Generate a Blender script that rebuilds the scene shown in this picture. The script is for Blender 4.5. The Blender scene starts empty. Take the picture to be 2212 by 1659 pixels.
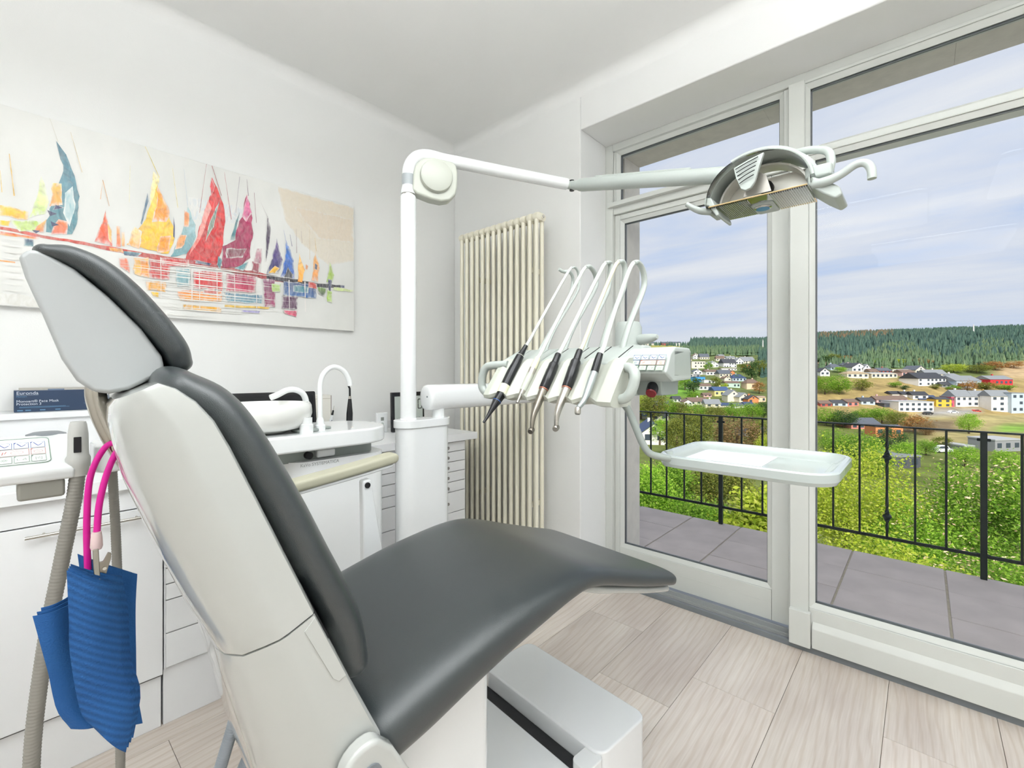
import bpy, bmesh, math, random
import numpy as np
from mathutils import Vector, Matrix

SC = bpy.context.scene
COL = SC.collection
R = math.radians

# ------------------------------------------------------------------ camera
VIEW = 42.07                                   # heading of the camera, degrees left of +Y
cam_d = bpy.data.cameras.new('camera')
cam_d.sensor_width = 36.0
cam_d.lens = 36.0 * 985.0 / 2212.0
cam_d.shift_y = -23.5 / 2212.0
cam_d.clip_start = 0.02
cam_d.clip_end = 6000
cam = bpy.data.objects.new('camera', cam_d)
cam.location = (0, 0, 1.25)
cam.rotation_euler = (R(90), 0, R(VIEW))
COL.objects.link(cam)
SC.camera = cam

# ------------------------------------------------------------------ colour management
SC.view_settings.view_transform = 'Standard'
SC.view_settings.look = 'None'
SC.view_settings.gamma = 1.0
SC.view_settings.use_curve_mapping = False
SC.view_settings.exposure = 0.15

def lin(c):
    out = []
    for v in c[:3]:
        v = v / 255.0
        out.append(v / 12.92 if v <= 0.04045 else ((v + 0.055) / 1.055) ** 2.4)
    return tuple(out) + (1.0,)

# ------------------------------------------------------------------ sky
world = bpy.data.worlds.new('sky')
SC.world = world
world.use_nodes = True
nt = world.node_tree
nt.nodes.clear()
def N(t, typ, **kw):
    n = t.nodes.new(typ)
    for k, v in kw.items():
        setattr(n, k, v)
    return n
tc = N(nt, 'ShaderNodeTexCoord')
sep = N(nt, 'ShaderNodeSeparateXYZ')
nt.links.new(tc.outputs['Generated'], sep.inputs[0])
zz = N(nt, 'ShaderNodeMath', operation='MAXIMUM'); zz.inputs[1].default_value = 0.0
nt.links.new(sep.outputs['Z'], zz.inputs[0])
za = N(nt, 'ShaderNodeMath', operation='ADD'); za.inputs[1].default_value = 0.16
nt.links.new(zz.outputs[0], za.inputs[0])
dx = N(nt, 'ShaderNodeMath', operation='DIVIDE'); dy = N(nt, 'ShaderNodeMath', operation='DIVIDE')
nt.links.new(sep.outputs['X'], dx.inputs[0]); nt.links.new(za.outputs[0], dx.inputs[1])
nt.links.new(sep.outputs['Y'], dy.inputs[0]); nt.links.new(za.outputs[0], dy.inputs[1])
cmb = N(nt, 'ShaderNodeCombineXYZ')
nt.links.new(dx.outputs[0], cmb.inputs[0]); nt.links.new(dy.outputs[0], cmb.inputs[1])
mp = N(nt, 'ShaderNodeMapping')
mp.inputs['Rotation'].default_value = (0, 0, R(25))
mp.inputs['Scale'].default_value = (0.55, 1.5, 1)
mp.inputs['Location'].default_value = (1.35, 0.2, 0)
nt.links.new(cmb.outputs[0], mp.inputs[0])
n1 = N(nt, 'ShaderNodeTexNoise'); n1.inputs['Scale'].default_value = 1.15; n1.inputs['Detail'].default_value = 7; n1.inputs['Roughness'].default_value = 0.56; n1.inputs['Distortion'].default_value = 0.35
nt.links.new(mp.outputs[0], n1.inputs['Vector'])
cr = N(nt, 'ShaderNodeValToRGB')
cr.color_ramp.elements[0].position = 0.36; cr.color_ramp.elements[0].color = lin((188, 207, 239))
cr.color_ramp.elements[1].position = 0.66; cr.color_ramp.elements[1].color = lin((234, 236, 241))
e = cr.color_ramp.elements.new(0.5); e.color = lin((212, 220, 237))
nt.links.new(n1.outputs['Fac'], cr.inputs['Fac'])
hz = N(nt, 'ShaderNodeMapRange'); hz.inputs[1].default_value = 0.0; hz.inputs[2].default_value = 0.22
hz.inputs[3].default_value = 0.75; hz.inputs[4].default_value = 0.0
nt.links.new(zz.outputs[0], hz.inputs[0])
mixh = N(nt, 'ShaderNodeMix', data_type='RGBA')
mixh.inputs[7].default_value = lin((212, 219, 232))
nt.links.new(hz.outputs[0], mixh.inputs[0]); nt.links.new(cr.outputs['Color'], mixh.inputs[6])
bgn = N(nt, 'ShaderNodeBackground'); bgn.inputs['Strength'].default_value = 0.92
nt.links.new(mixh.outputs[2], bgn.inputs['Color'])
wo = N(nt, 'ShaderNodeOutputWorld')
nt.links.new(bgn.outputs[0], wo.inputs[0])

# ------------------------------------------------------------------ hazy sun, from behind the house
sun_d = bpy.data.lights.new('sun', 'SUN')
sun_d.energy = 4.1
sun_d.angle = R(9)
sun_d.color = (1.0, 0.95, 0.87)
sun = bpy.data.objects.new('sun', sun_d)
sun.rotation_euler = Vector((-0.50, 0.62, -0.62)).to_track_quat('-Z', 'Y').to_euler()
sun.location = (0, -5, 8)
COL.objects.link(sun)

# ------------------------------------------------------------------ helpers
def prop(o, label=None, cat=None, group=None, kind=None):
    if label: o['label'] = label
    if cat: o['category'] = cat
    if group: o['group'] = group
    if kind: o['kind'] = kind
    return o

def thing(name, label, cat, loc=(0, 0, 0), rotz=0.0, group=None, kind=None):
    o = bpy.data.objects.new(name, None)
    o.empty_display_size = 0.05
    o.location = loc
    o.rotation_euler = (0, 0, rotz)
    COL.objects.link(o)
    return prop(o, label, cat, group, kind)

def root_matrix(o):
    m = Matrix.Identity(4)
    while o is not None:
        b = Matrix.LocRotScale(o.location, o.rotation_euler, o.scale)
        m = b @ m
        o = o.parent
    return m

def obj(name, verts, faces, m, parent=None, smooth=False, bevel=0.0, seg=2, sub=0, local=False, sharp=None):
    """one mesh object; coordinates are world coordinates unless local"""
    vs = [Vector(v) for v in verts]
    if parent is not None and not local:
        inv = root_matrix(parent).inverted()
        vs = [inv @ v for v in vs]
    off = None
    if parent is None and vs:
        lo = Vector([min(v[i] for v in vs) for i in range(3)]); hi = Vector([max(v[i] for v in vs) for i in range(3)])
        off = Vector(((lo.x + hi.x) / 2, (lo.y + hi.y) / 2, lo.z))
        vs = [v - off for v in vs]
    me = bpy.data.meshes.new(name)
    me.from_pydata([tuple(v) for v in vs], [], faces)
    bm = bmesh.new(); bm.from_mesh(me)
    bmesh.ops.recalc_face_normals(bm, faces=bm.faces)
    bm.to_mesh(me); bm.free()
    if smooth:
        me.shade_smooth()
        if sharp: me.set_sharp_from_angle(angle=R(sharp))
    if isinstance(m, (list, tuple)):
        for k in m: me.materials.append(k)
    else:
        me.materials.append(m)
    o = bpy.data.objects.new(name, me)
    if off is not None: o.location = off
    COL.objects.link(o)
    if parent is not None: o.parent = parent
    if bevel:
        b = o.modifiers.new('bevel', 'BEVEL'); b.width = bevel; b.segments = seg; b.limit_method = 'ANGLE'; b.angle_limit = R(30)
        me.shade_smooth() if not smooth else None
        b.harden_normals = True
    if sub:
        s = o.modifiers.new('sub', 'SUBSURF'); s.levels = sub; s.render_levels = sub
    return o

def box_geo(a, b):
    x0, y0, z0 = a; x1, y1, z1 = b
    v = [(x0, y0, z0), (x1, y0, z0), (x1, y1, z0), (x0, y1, z0), (x0, y0, z1), (x1, y0, z1), (x1, y1, z1), (x0, y1, z1)]
    f = [(0, 3, 2, 1), (4, 5, 6, 7), (0, 1, 5, 4), (1, 2, 6, 5), (2, 3, 7, 6), (3, 0, 4, 7)]
    return v, f

def box(name, a, b, m, parent=None, bevel=0.0, seg=2, local=False):
    v, f = box_geo(a, b)
    return obj(name, v, f, m, parent, bevel=bevel, seg=seg, local=local)

def boxes(name, lst, m, parent=None, bevel=0.0, seg=2, local=False):
    V = []; F = []
    for a, b in lst:
        v, f = box_geo(a, b); n = len(V)
        V += v; F += [tuple(i + n for i in q) for q in f]
    return obj(name, V, F, m, parent, bevel=bevel, seg=seg, local=local)

def bar_geo(p, q, w, h, up=(0, 0, 1)):
    p = Vector(p); q = Vector(q); d = (q - p).normalized()
    u = Vector(up)
    if abs(d.dot(u)) > 0.95: u = Vector((1, 0, 0))
    s = d.cross(u).normalized(); u = s.cross(d).normalized()
    V = []
    for c in (p, q):
        for a, b in ((-1, -1), (1, -1), (1, 1), (-1, 1)):
            V.append(c + s * (a * w / 2) + u * (b * h / 2))
    return V, [(0, 1, 2, 3), (7, 6, 5, 4), (0, 4, 5, 1), (1, 5, 6, 2), (2, 6, 7, 3), (3, 7, 4, 0)]

def bar(name, p, q, w, h, m, parent=None, bevel=0.0, up=(0, 0, 1), local=False):
    v, f = bar_geo(p, q, w, h, up)
    return obj(name, v, f, m, parent, bevel=bevel, local=local)

def catmull(pts, n):
    P_ = [Vector(p) for p in pts]
    P_ = [P_[0] * 2 - P_[1]] + P_ + [P_[-1] * 2 - P_[-2]]
    out = []
    for i in range(1, len(P_) - 2):
        a, b, c, d = P_[i - 1:i + 3]
        for k in range(n):
            t = k / n
            out.append(0.5 * ((2 * b) + (c - a) * t + (2 * a - 5 * b + 4 * c - d) * t * t + (3 * b - a - 3 * c + d) * t ** 3))
    out.append(P_[-2])
    return out

def tube_geo(pts, r, n=12, ell=None, up=None):
    pts = [Vector(p) for p in pts]
    m = len(pts)
    rad = [r(i / (m - 1)) for i in range(m)] if callable(r) else ([r] * m if not isinstance(r, (list, tuple)) else list(r))
    tan = []
    for i in range(m):
        a = pts[max(0, i - 1)]; b = pts[min(m - 1, i + 1)]
        tan.append((b - a).normalized())
    u = Vector(up) if up else (Vector((0, 0, 1)) if abs(tan[0].z) < 0.9 else Vector((1, 0, 0)))
    u = (u - tan[0] * u.dot(tan[0])).normalized()
    V = []; F = []
    for i in range(m):
        if i:
            u = (u - tan[i] * u.dot(tan[i])).normalized()
        s = tan[i].cross(u)
        ea, eb = ell if ell else (1, 1)
        for k in range(n):
            a = 2 * math.pi * k / n
            V.append(pts[i] + (u * math.cos(a) * ea + s * math.sin(a) * eb) * rad[i])
    for i in range(m - 1):
        for k in range(n):
            k2 = (k + 1) % n
            F.append((i * n + k, i * n + k2, (i + 1) * n + k2, (i + 1) * n + k))
    F.append(tuple(range(n))[::-1]); F.append(tuple((m - 1) * n + k for k in range(n)))
    return V, F

def tube(name, pts, r, m, parent=None, n=12, cr=0, ell=None, up=None, local=False, sharp=50):
    if cr:
        if isinstance(r, (list, tuple)):
            r = [r[min(int(i / cr), len(r) - 1)] * (1 - (i % cr) / cr) + r[min(int(i / cr) + 1, len(r) - 1)] * ((i % cr) / cr) for i in range((len(pts) - 1) * cr + 1)]
        pts = catmull(pts, cr)
    v, f = tube_geo(pts, r, n, ell, up)
    return obj(name, v, f, m, parent, smooth=True, local=local, sharp=sharp)

def rings_obj(name, rings, m, parent=None, local=False, sub=0, caps=True, smooth=True, sharp=None):
    n = len(rings[0]); V = [p for r_ in rings for p in r_]; F = []
    for i in range(len(rings) - 1):
        for k in range(n):
            k2 = (k + 1) % n
            F.append((i * n + k, i * n + k2, (i + 1) * n + k2, (i + 1) * n + k))
    if caps:
        F.append(tuple(range(n))[::-1]); F.append(tuple((len(rings) - 1) * n + k for k in range(n)))
    return obj(name, V, F, m, parent, smooth=smooth, sub=sub, local=local, sharp=sharp)

def lathe(name, prof, m, parent=None, origin=(0, 0, 0), axis=(0, 0, 1), n=24, local=False, sharp=40):
    """prof: (radius, height) pairs along the axis"""
    ax = Vector(axis).normalized(); q = Vector((0, 0, 1)).rotation_difference(ax)
    rings = []
    for r_, h in prof:
        rings.append([Vector(origin) + q @ Vector((max(r_, 1e-4) * math.cos(2 * math.pi * k / n), max(r_, 1e-4) * math.sin(2 * math.pi * k / n), h)) for k in range(n)])
    return rings_obj(name, rings, m, parent, local=local, sharp=sharp)

def prism(name, outline, lo, hi, m, parent=None, axis='x', bevel=0.0, seg=2, local=False, smooth=False, sharp=None):
    """outline in the plane square to axis: x -> (y,z), y -> (x,z), z -> (x,y)"""
    def P3(a, b, c):
        return {'x': (c, a, b), 'y': (a, c, b), 'z': (a, b, c)}[axis]
    n = len(outline)
    V = [P3(a, b, lo) for a, b in outline] + [P3(a, b, hi) for a, b in outline]
    F = [tuple(range(n)), tuple(range(n, 2 * n))[::-1]] + [(i, (i + 1) % n, n + (i + 1) % n, n + i) for i in range(n)]
    return obj(name, V, F, m, parent, bevel=bevel, seg=seg, local=local, smooth=smooth, sharp=sharp)

def stadium(cx, cy, hl, r_, n=10, ang=0.0):
    """rounded bar outline, long axis along the second coordinate"""
    out = []
    for k in range(n + 1):
        a = math.pi * k / n
        out.append((r_ * math.cos(a), hl + r_ * math.sin(a)))
    for k in range(n + 1):
        a = math.pi + math.pi * k / n
        out.append((r_ * math.cos(a), -hl + r_ * math.sin(a)))
    c, s = math.cos(ang), math.sin(ang)
    return [(cx + x * c - y * s, cy + x * s + y * c) for x, y in out]

def rrect(x0, y0, x1, y1, r_, n=5):
    out = []
    for cx, cy, a0 in ((x1 - r_, y1 - r_, 0), (x0 + r_, y1 - r_, 90), (x0 + r_, y0 + r_, 180), (x1 - r_, y0 + r_, 270)):
        for k in range(n + 1):
            a = R(a0 + 90 * k / n)
            out.append((cx + r_ * math.cos(a), cy + r_ * math.sin(a)))
    return out

def text_obj(name, s, size, mtx, m, parent=None, align='LEFT', extrude=0.0):
    cu = bpy.data.curves.new(name, 'FONT'); cu.body = s; cu.size = size; cu.align_x = align; cu.extrude = extrude
    cu.resolution_u = 3
    tmp = bpy.data.objects.new(name, cu); COL.objects.link(tmp)
    dg = bpy.context.evaluated_depsgraph_get(); dg.update()
    me = bpy.data.meshes.new_from_object(tmp.evaluated_get(dg))
    bpy.data.objects.remove(tmp)
    inv = root_matrix(parent).inverted() if parent is not None else Matrix.Identity(4)
    me.transform(inv @ mtx)
    me.materials.clear(); me.materials.append(m)
    o = bpy.data.objects.new(name, me); COL.objects.link(o)
    if parent is not None: o.parent = parent
    return o

def frame_mtx(origin, xdir, ydir):
    x = Vector(xdir).normalized(); y = Vector(ydir); y = (y - x * y.dot(x)).normalized(); z = x.cross(y)
    m = Matrix((x, y, z)).transposed().to_4x4(); m.translation = Vector(origin)
    return m

def copy_tree(o, parent=None):
    c = o.copy(); COL.objects.link(c); c.parent = parent
    for ch in [k for k in o.children]:
        copy_tree(ch, c)
    return c

# ------------------------------------------------------------------ materials
MATS = {}
def mat(name, col, rough=0.5, metal=0.0, var=0.04, scale=12.0, bump=0.0, bscale=200.0, coat=0.0, spec=0.5, stretch=(1, 1, 1), sss=0.0):
    if name in MATS: return MATS[name]
    m = bpy.data.materials.new(name); m.use_nodes = True
    t = m.node_tree; b = t.nodes['Principled BSDF']
    c = lin(col)
    tc_ = N(t, 'ShaderNodeTexCoord'); mp_ = N(t, 'ShaderNodeMapping'); mp_.inputs['Scale'].default_value = stretch
    t.links.new(tc_.outputs['Object'], mp_.inputs[0])
    no = N(t, 'ShaderNodeTexNoise'); no.inputs['Scale'].default_value = scale; no.inputs['Detail'].default_value = 4
    t.links.new(mp_.outputs[0], no.inputs['Vector'])
    mx = N(t, 'ShaderNodeMix', data_type='RGBA')
    mx.inputs[6].default_value = tuple(max(0, v * (1 - var)) for v in c[:3]) + (1,)
    mx.inputs[7].default_value = tuple(min(1, v * (1 + var)) for v in c[:3]) + (1,)
    t.links.new(no.outputs['Fac'], mx.inputs[0]); t.links.new(mx.outputs[2], b.inputs['Base Color'])
    b.inputs['Roughness'].default_value = rough; b.inputs['Metallic'].default_value = metal
    b.inputs['Specular IOR Level'].default_value = spec
    if coat: b.inputs['Coat Weight'].default_value = coat; b.inputs['Coat Roughness'].default_value = 0.06
    if bump:
        n2 = N(t, 'ShaderNodeTexNoise'); n2.inputs['Scale'].default_value = bscale; n2.inputs['Detail'].default_value = 3
        t.links.new(mp_.outputs[0], n2.inputs['Vector'])
        bp = N(t, 'ShaderNodeBump'); bp.inputs['Strength'].default_value = bump; bp.inputs['Distance'].default_value = 0.002
        t.links.new(n2.outputs['Fac'], bp.inputs['Height']); t.links.new(bp.outputs[0], b.inputs['Normal'])
    MATS[name] = m
    return m

def emit(name, col, strength):
    m = bpy.data.materials.new(name); m.use_nodes = True; t = m.node_tree
    t.nodes.clear(); e_ = N(t, 'ShaderNodeEmission'); e_.inputs[0].default_value = col; e_.inputs[1].default_value = strength
    o = N(t, 'ShaderNodeOutputMaterial'); t.links.new(e_.outputs[0], o.inputs[0]); return m

def glass_mat(name, tint=(1, 1, 1, 1), refl=0.06, rough=0.0):
    m = bpy.data.materials.new(name); m.use_nodes = True; t = m.node_tree; t.nodes.clear()
    tr = N(t, 'ShaderNodeBsdfTransparent'); tr.inputs[0].default_value = tint
    gl = N(t, 'ShaderNodeBsdfGlossy'); gl.inputs['Roughness'].default_value = rough
    fr = N(t, 'ShaderNodeFresnel'); fr.inputs[0].default_value = 1.35
    mu = N(t, 'ShaderNodeMath', operation='MULTIPLY'); mu.inputs[1].default_value = refl * 16
    t.links.new(fr.outputs[0], mu.inputs[0]); mu.use_clamp = True
    mx = N(t, 'ShaderNodeMixShader')
    t.links.new(mu.outputs[0], mx.inputs[0]); t.links.new(tr.outputs[0], mx.inputs[1]); t.links.new(gl.outputs[0], mx.inputs[2])
    o = N(t, 'ShaderNodeOutputMaterial'); t.links.new(mx.outputs[0], o.inputs[0]); return m

WALL = mat('plaster', (238, 238, 236), 0.85, var=0.012, scale=5, bump=0.12, bscale=260)
CEIL = mat('ceiling_paint', (240, 240, 238), 0.9, var=0.012, scale=4, bump=0.1, bscale=220)
WFRAME = mat('window_paint', (212, 214, 209), 0.5, spec=0.3, var=0.02, scale=9, bump=0.05, bscale=120)
WHITE = mat('white_lacquer', (236, 238, 238), 0.16, var=0.012, coat=0.35)
SHELL = mat('shell_plastic', (184, 186, 182), 0.16, var=0.015, coat=0.9)
CREAMP = mat('cream_plastic', (190, 193, 182), 0.34, var=0.02)
GREYP = mat('grey_plastic', (180, 187, 182), 0.36, var=0.02)
GREYD = mat('darker_plastic', (150, 158, 153), 0.42, var=0.02)  # grey plastic in a darker tone
CERAMIC = mat('ceramic', (236, 236, 232), 0.07, var=0.01, coat=0.6)
CAB = mat('cabinet_white', (236, 237, 238), 0.35, var=0.012)
LEATHER = mat('leather', (50, 56, 58), 0.32, var=0.05, scale=30, bump=0.28, bscale=900, spec=0.7, coat=0.22)
LEATHER.node_tree.nodes['Principled BSDF'].inputs['Coat Roughness'].default_value = 0.3
BLACK = mat('black_plastic', (22, 23, 27), 0.25, var=0.1)
BLACKM = mat('black_matt', (26, 26, 28), 0.6, var=0.1)
STEEL = mat('brushed_steel', (190, 186, 178), 0.28, 1.0, var=0.06, scale=40, stretch=(1, 1, 0.05))
CHROME = mat('chrome', (215, 213, 208), 0.1, 1.0, var=0.02)
BRONZE = mat('satin_metal', (150, 144, 134), 0.3, 1.0, var=0.05)
ALU = mat('aluminium', (176, 179, 180), 0.42, 0.25, var=0.05, scale=20, stretch=(0.05, 1, 1))
DARKGREY = mat('dark_gasket', (122, 127, 132), 0.5, var=0.05)
BEIGE = mat('beige_vinyl', (184, 182, 160), 0.45, var=0.02, bump=0.08, bscale=500)
RADI = mat('radiator_paint', (236, 231, 212), 0.32, var=0.015)
GLASS = glass_mat('window_glass', (0.985, 0.99, 0.985, 1), 0.012)

FILL_DOWN = 5.7                                   # radiance of the added fill panels, down and up
FILL_UP = 15.5

# ================================================================== the room
X0, X1, Y0, Y1, ZC = -2.55, 2.2, -2.2, 2.195, 2.885      # inner faces
CV = 0.06                                                 # cove radius
OX0, OX1, OZ = -1.455, 1.15, 2.64                         # door opening

# ---- oak floor, plank by plank
def oak():
    m = bpy.data.materials.new('oak_plank'); m.use_nodes = True; t = m.node_tree; b = t.nodes['Principled BSDF']
    tc_ = N(t, 'ShaderNodeTexCoord'); oi = N(t, 'ShaderNodeObjectInfo')
    ml = N(t, 'ShaderNodeMath', operation='MULTIPLY'); ml.inputs[1].default_value = 37.0
    t.links.new(oi.outputs['Random'], ml.inputs[0])
    ad = N(t, 'ShaderNodeVectorMath', operation='ADD'); cb = N(t, 'ShaderNodeCombineXYZ')
    t.links.new(ml.outputs[0], cb.inputs[0]); t.links.new(ml.outputs[0], cb.inputs[1])
    t.links.new(tc_.outputs['Object'], ad.inputs[0]); t.links.new(cb.outputs[0], ad.inputs[1])
    def mapped(sx, sy):
        k = N(t, 'ShaderNodeMapping'); k.inputs['Scale'].default_value = (sx, sy, 1); t.links.new(ad.outputs[0], k.inputs[0]); return k
    fine = N(t, 'ShaderNodeTexNoise'); fine.inputs['Scale'].default_value = 1; fine.inputs['Detail'].default_value = 6
    t.links.new(mapped(170, 5).outputs[0], fine.inputs['Vector'])
    big = N(t, 'ShaderNodeTexNoise'); big.inputs['Scale'].default_value = 1; big.inputs['Detail'].default_value = 3
    t.links.new(mapped(6, 1.5).outputs[0], big.inputs['Vector'])
    wv = N(t, 'ShaderNodeTexWave', wave_type='RINGS', rings_direction='Z'); wv.inputs['Scale'].default_value = 2.6
    wv.inputs['Distortion'].default_value = 5.5; wv.inputs['Detail'].default_value = 2.5; wv.inputs['Detail Scale'].default_value = 1.1
    t.links.new(mapped(4.2, 0.85).outputs[0], wv.inputs['Vector'])
    vo = N(t, 'ShaderNodeTexVoronoi'); vo.inputs['Scale'].default_value = 1
    t.links.new(mapped(3.0, 1.5).outputs[0], vo.inputs['Vector'])
    kn = N(t, 'ShaderNodeMapRange'); kn.inputs[1].default_value = 0.015; kn.inputs[2].default_value = 0.07; kn.inputs[3].default_value = 0.55; kn.inputs[4].default_value = 0
    t.links.new(vo.outputs['Distance'], kn.inputs[0])
    c1 = N(t, 'ShaderNodeValToRGB')
    c1.color_ramp.elements[0].position = 0.2; c1.color_ramp.elements[0].color = lin((218, 207, 195))
    c1.color_ramp.elements[1].position = 0.8; c1.color_ramp.elements[1].color = lin((238, 230, 221))
    t.links.new(fine.outputs['Fac'], c1.inputs[0])
    m1 = N(t, 'ShaderNodeMix', data_type='RGBA', blend_type='MULTIPLY')
    c2 = N(t, 'ShaderNodeValToRGB')
    c2.color_ramp.elements[0].position = 0.3; c2.color_ramp.elements[0].color = lin((226, 221, 220))
    c2.color_ramp.elements[1].position = 0.75; c2.color_ramp.elements[1].color = (1, 1, 1, 1)
    t.links.new(big.outputs['Fac'], c2.inputs[0])
    m1.inputs[0].default_value = 1; t.links.new(c1.outputs[0], m1.inputs[6]); t.links.new(c2.outputs[0], m1.inputs[7])
    m2 = N(t, 'ShaderNodeMix', data_type='RGBA', blend_type='MULTIPLY'); m2.inputs[0].default_value = 0.28
    t.links.new(m1.outputs[2], m2.inputs[6]); t.links.new(wv.outputs['Color'], m2.inputs[7])
    c3 = N(t, 'ShaderNodeValToRGB'); c3.color_ramp.elements[0].position = 0.0; c3.color_ramp.elements[0].color = lin((226, 214, 200)); c3.color_ramp.elements[1].position = 0.35; c3.color_ramp.elements[1].color = (1, 1, 1, 1)
    t.links.new(wv.outputs['Fac'], c3.inputs[0]); t.links.new(c3.outputs[0], m2.inputs[7]); m2.inputs[0].default_value = 0.34
    m3 = N(t, 'ShaderNodeMix', data_type='RGBA'); m3.inputs[7].default_value = lin((138, 118, 100))
    t.links.new(kn.outputs[0], m3.inputs[0]); t.links.new(m2.outputs[2], m3.inputs[6])
    hs = N(t, 'ShaderNodeHueSaturation'); vr = N(t, 'ShaderNodeMapRange'); vr.inputs[3].default_value = 0.93; vr.inputs[4].default_value = 1.06
    t.links.new(oi.outputs['Random'], vr.inputs[0]); t.links.new(vr.outputs[0], hs.inputs['Value']); t.links.new(m3.outputs[2], hs.inputs['Color'])
    t.links.new(hs.outputs[0], b.inputs['Base Color'])
    b.inputs['Roughness'].default_value = 0.42
    bp = N(t, 'ShaderNodeBump'); bp.inputs['Strength'].default_value = 0.12; bp.inputs['Distance'].default_value = 0.001
    t.links.new(fine.outputs['Fac'], bp.inputs['Height']); t.links.new(bp.outputs[0], b.inputs['Normal'])
    return m
OAK = oak()
JOINT = mat('floor_joint', (120, 104, 88), 0.8)
floor = box('floor', (X0 - .1, Y0 - .1, -0.06), (X1 + .1, 2.47, -0.0055), JOINT)
prop(floor, kind='structure')
PW, PL = 0.301, 1.28
ends = {0: 1.66, -1: 2.06, 1: 1.89, 2: 1.30, 3: 2.02}
k = 0
for i in range(-7, 11):
    xa = -1.006 + i * PW; xb = xa + PW - 0.0012
    if xb < X0 or xa > X1: continue
    y = ends.get(i, 0.35 * ((i * 7) % 4) + 0.6)
    while y > Y0: y -= PL
    while y < 2.40:
        a = max(y, Y0); b_ = min(y + PL - 0.0012, 2.405)
        if b_ - a > 0.02:
            cx, cy = (xa + xb) / 2, (a + b_) / 2
            v, f = box_geo((max(xa, X0), a, -0.0055), (min(xb, X1), b_, 0.0))
            o = obj('plank', [(p[0] - cx, p[1] - cy, p[2]) for p in v], f, OAK, floor, local=True, bevel=0.0008, seg=1)
            o.location = (cx - floor.location.x, cy - floor.location.y, -floor.location.z)
            k += 1
        y += PL

ceiling = box('ceiling', (X0 - .15, Y0 - .15, ZC), (X1 + .15, 2.75, ZC + 0.25), CEIL); prop(ceiling, kind='structure')
wall_left = box('wall_left', (X0 - 0.15, Y0 - .15, -0.06), (X0, Y1 + .3, ZC), WALL); prop(wall_left, kind='structure')
wall_back = box('wall_back', (X0, Y0 - 0.15, -0.06), (X1, Y0, ZC), WALL); prop(wall_back, kind='structure')
wall_right = box('wall_right', (X1, Y0 - .15, -0.06), (X1 + 0.15, 2.5, ZC), WALL); prop(wall_right, kind='structure')
YF = 2.56                                                  # plaster reveal ends here, stone beyond
wall_front = boxes('wall_front', [((X0, Y1, -0.06), (OX0, YF, ZC)), ((OX1, Y1, -0.06), (X1, YF, ZC)), ((OX0, Y1, OZ), (OX1, YF, ZC))], WALL, bevel=0.006, seg=3)
prop(wall_front, kind='structure')
# cove between walls and ceiling
def cove(name, horizontal):
    V = []; F = []; n = 8
    ends_ = ((Y0, Y1) if not horizontal else (X0, X1))
    for e_ in ends_:
        prof = [(0, -CV)] + [(CV - CV * math.cos(a), -CV + CV * math.sin(a)) for a in [math.pi / 2 * k / n for k in range(1, n)]] + [(CV, 0), (-0.01, 0.01)]
        for d, h in prof:
            V.append((X0 + d, e_, ZC + h) if not horizontal else (e_, Y1 - d, ZC + h))
    L_ = len(V) // 2
    F = [(i, (i + 1) % L_, L_ + (i + 1) % L_, L_ + i) for i in range(L_)]
    o = obj(name, V, F, WALL, smooth=True, sharp=30); prop(o, kind='structure'); return o
cove('trim_1', False); cove('trim_2', True)

# ---- stone surround outside the door
STONE = mat('grey_stone', (224, 218, 208), 0.9, var=0.14, scale=16, bump=0.4, bscale=60)
sur = thing('trim_3', None, None, (OX0, 2.7, 0)); prop(sur, kind='structure')
ox0 = -1.405
box('jamb_stone', (X0 - .3, YF + .06, -0.06), (ox0, 2.83, 2.62), STONE, sur, bevel=.004)
box('jamb_stone', (OX1 - .03, YF + .06, -0.06), (X1 + .3, 2.83, 2.62), STONE, sur, bevel=.004)
xs = [X0 - .3, -1.85, -1.02, -0.62, 0.10, 0.78, X1 + .3]
for a, b_ in zip(xs[:-1], xs[1:]):
    box('lintel_stone', (a, YF + .03, 2.62), (b_ + .0005, 2.83, 3.4), STONE, sur, bevel=.003)

# ---- frame of the terrace doors
fr = thing('trim_4', None, None, (OX0, 2.5, 0)); prop(fr, kind='structure')
box('jamb', (OX0, 2.47, 0.03), (-1.405, 2.60, OZ), WFRAME, fr, bevel=.004)
box('jamb', (1.09, 2.47, 0.03), (OX1, 2.60, OZ), WFRAME, fr, bevel=.004)
box('head', (-1.405, 2.47, 2.598), (1.09, 2.60, OZ), WFRAME, fr, bevel=.004)
box('mullion', (-0.470, 2.452, 0.03), (-0.405, 2.60, 2.60), WFRAME, fr, bevel=.004)
box('transom_rail', (-1.405, 2.480, 2.215), (-0.470, 2.60, 2.275), WFRAME, fr, bevel=.003)
box('transom_ledge', (-1.43, 2.448, 2.255), (-0.470, 2.49, 2.282), WFRAME, fr, bevel=.003)
box('transom_rail', (-0.405, 2.425, 2.232), (1.09, 2.60, 2.262), WFRAME, fr, bevel=.003)
GASK = mat('glazing_gasket', (120, 124, 128), 0.5)
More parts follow.
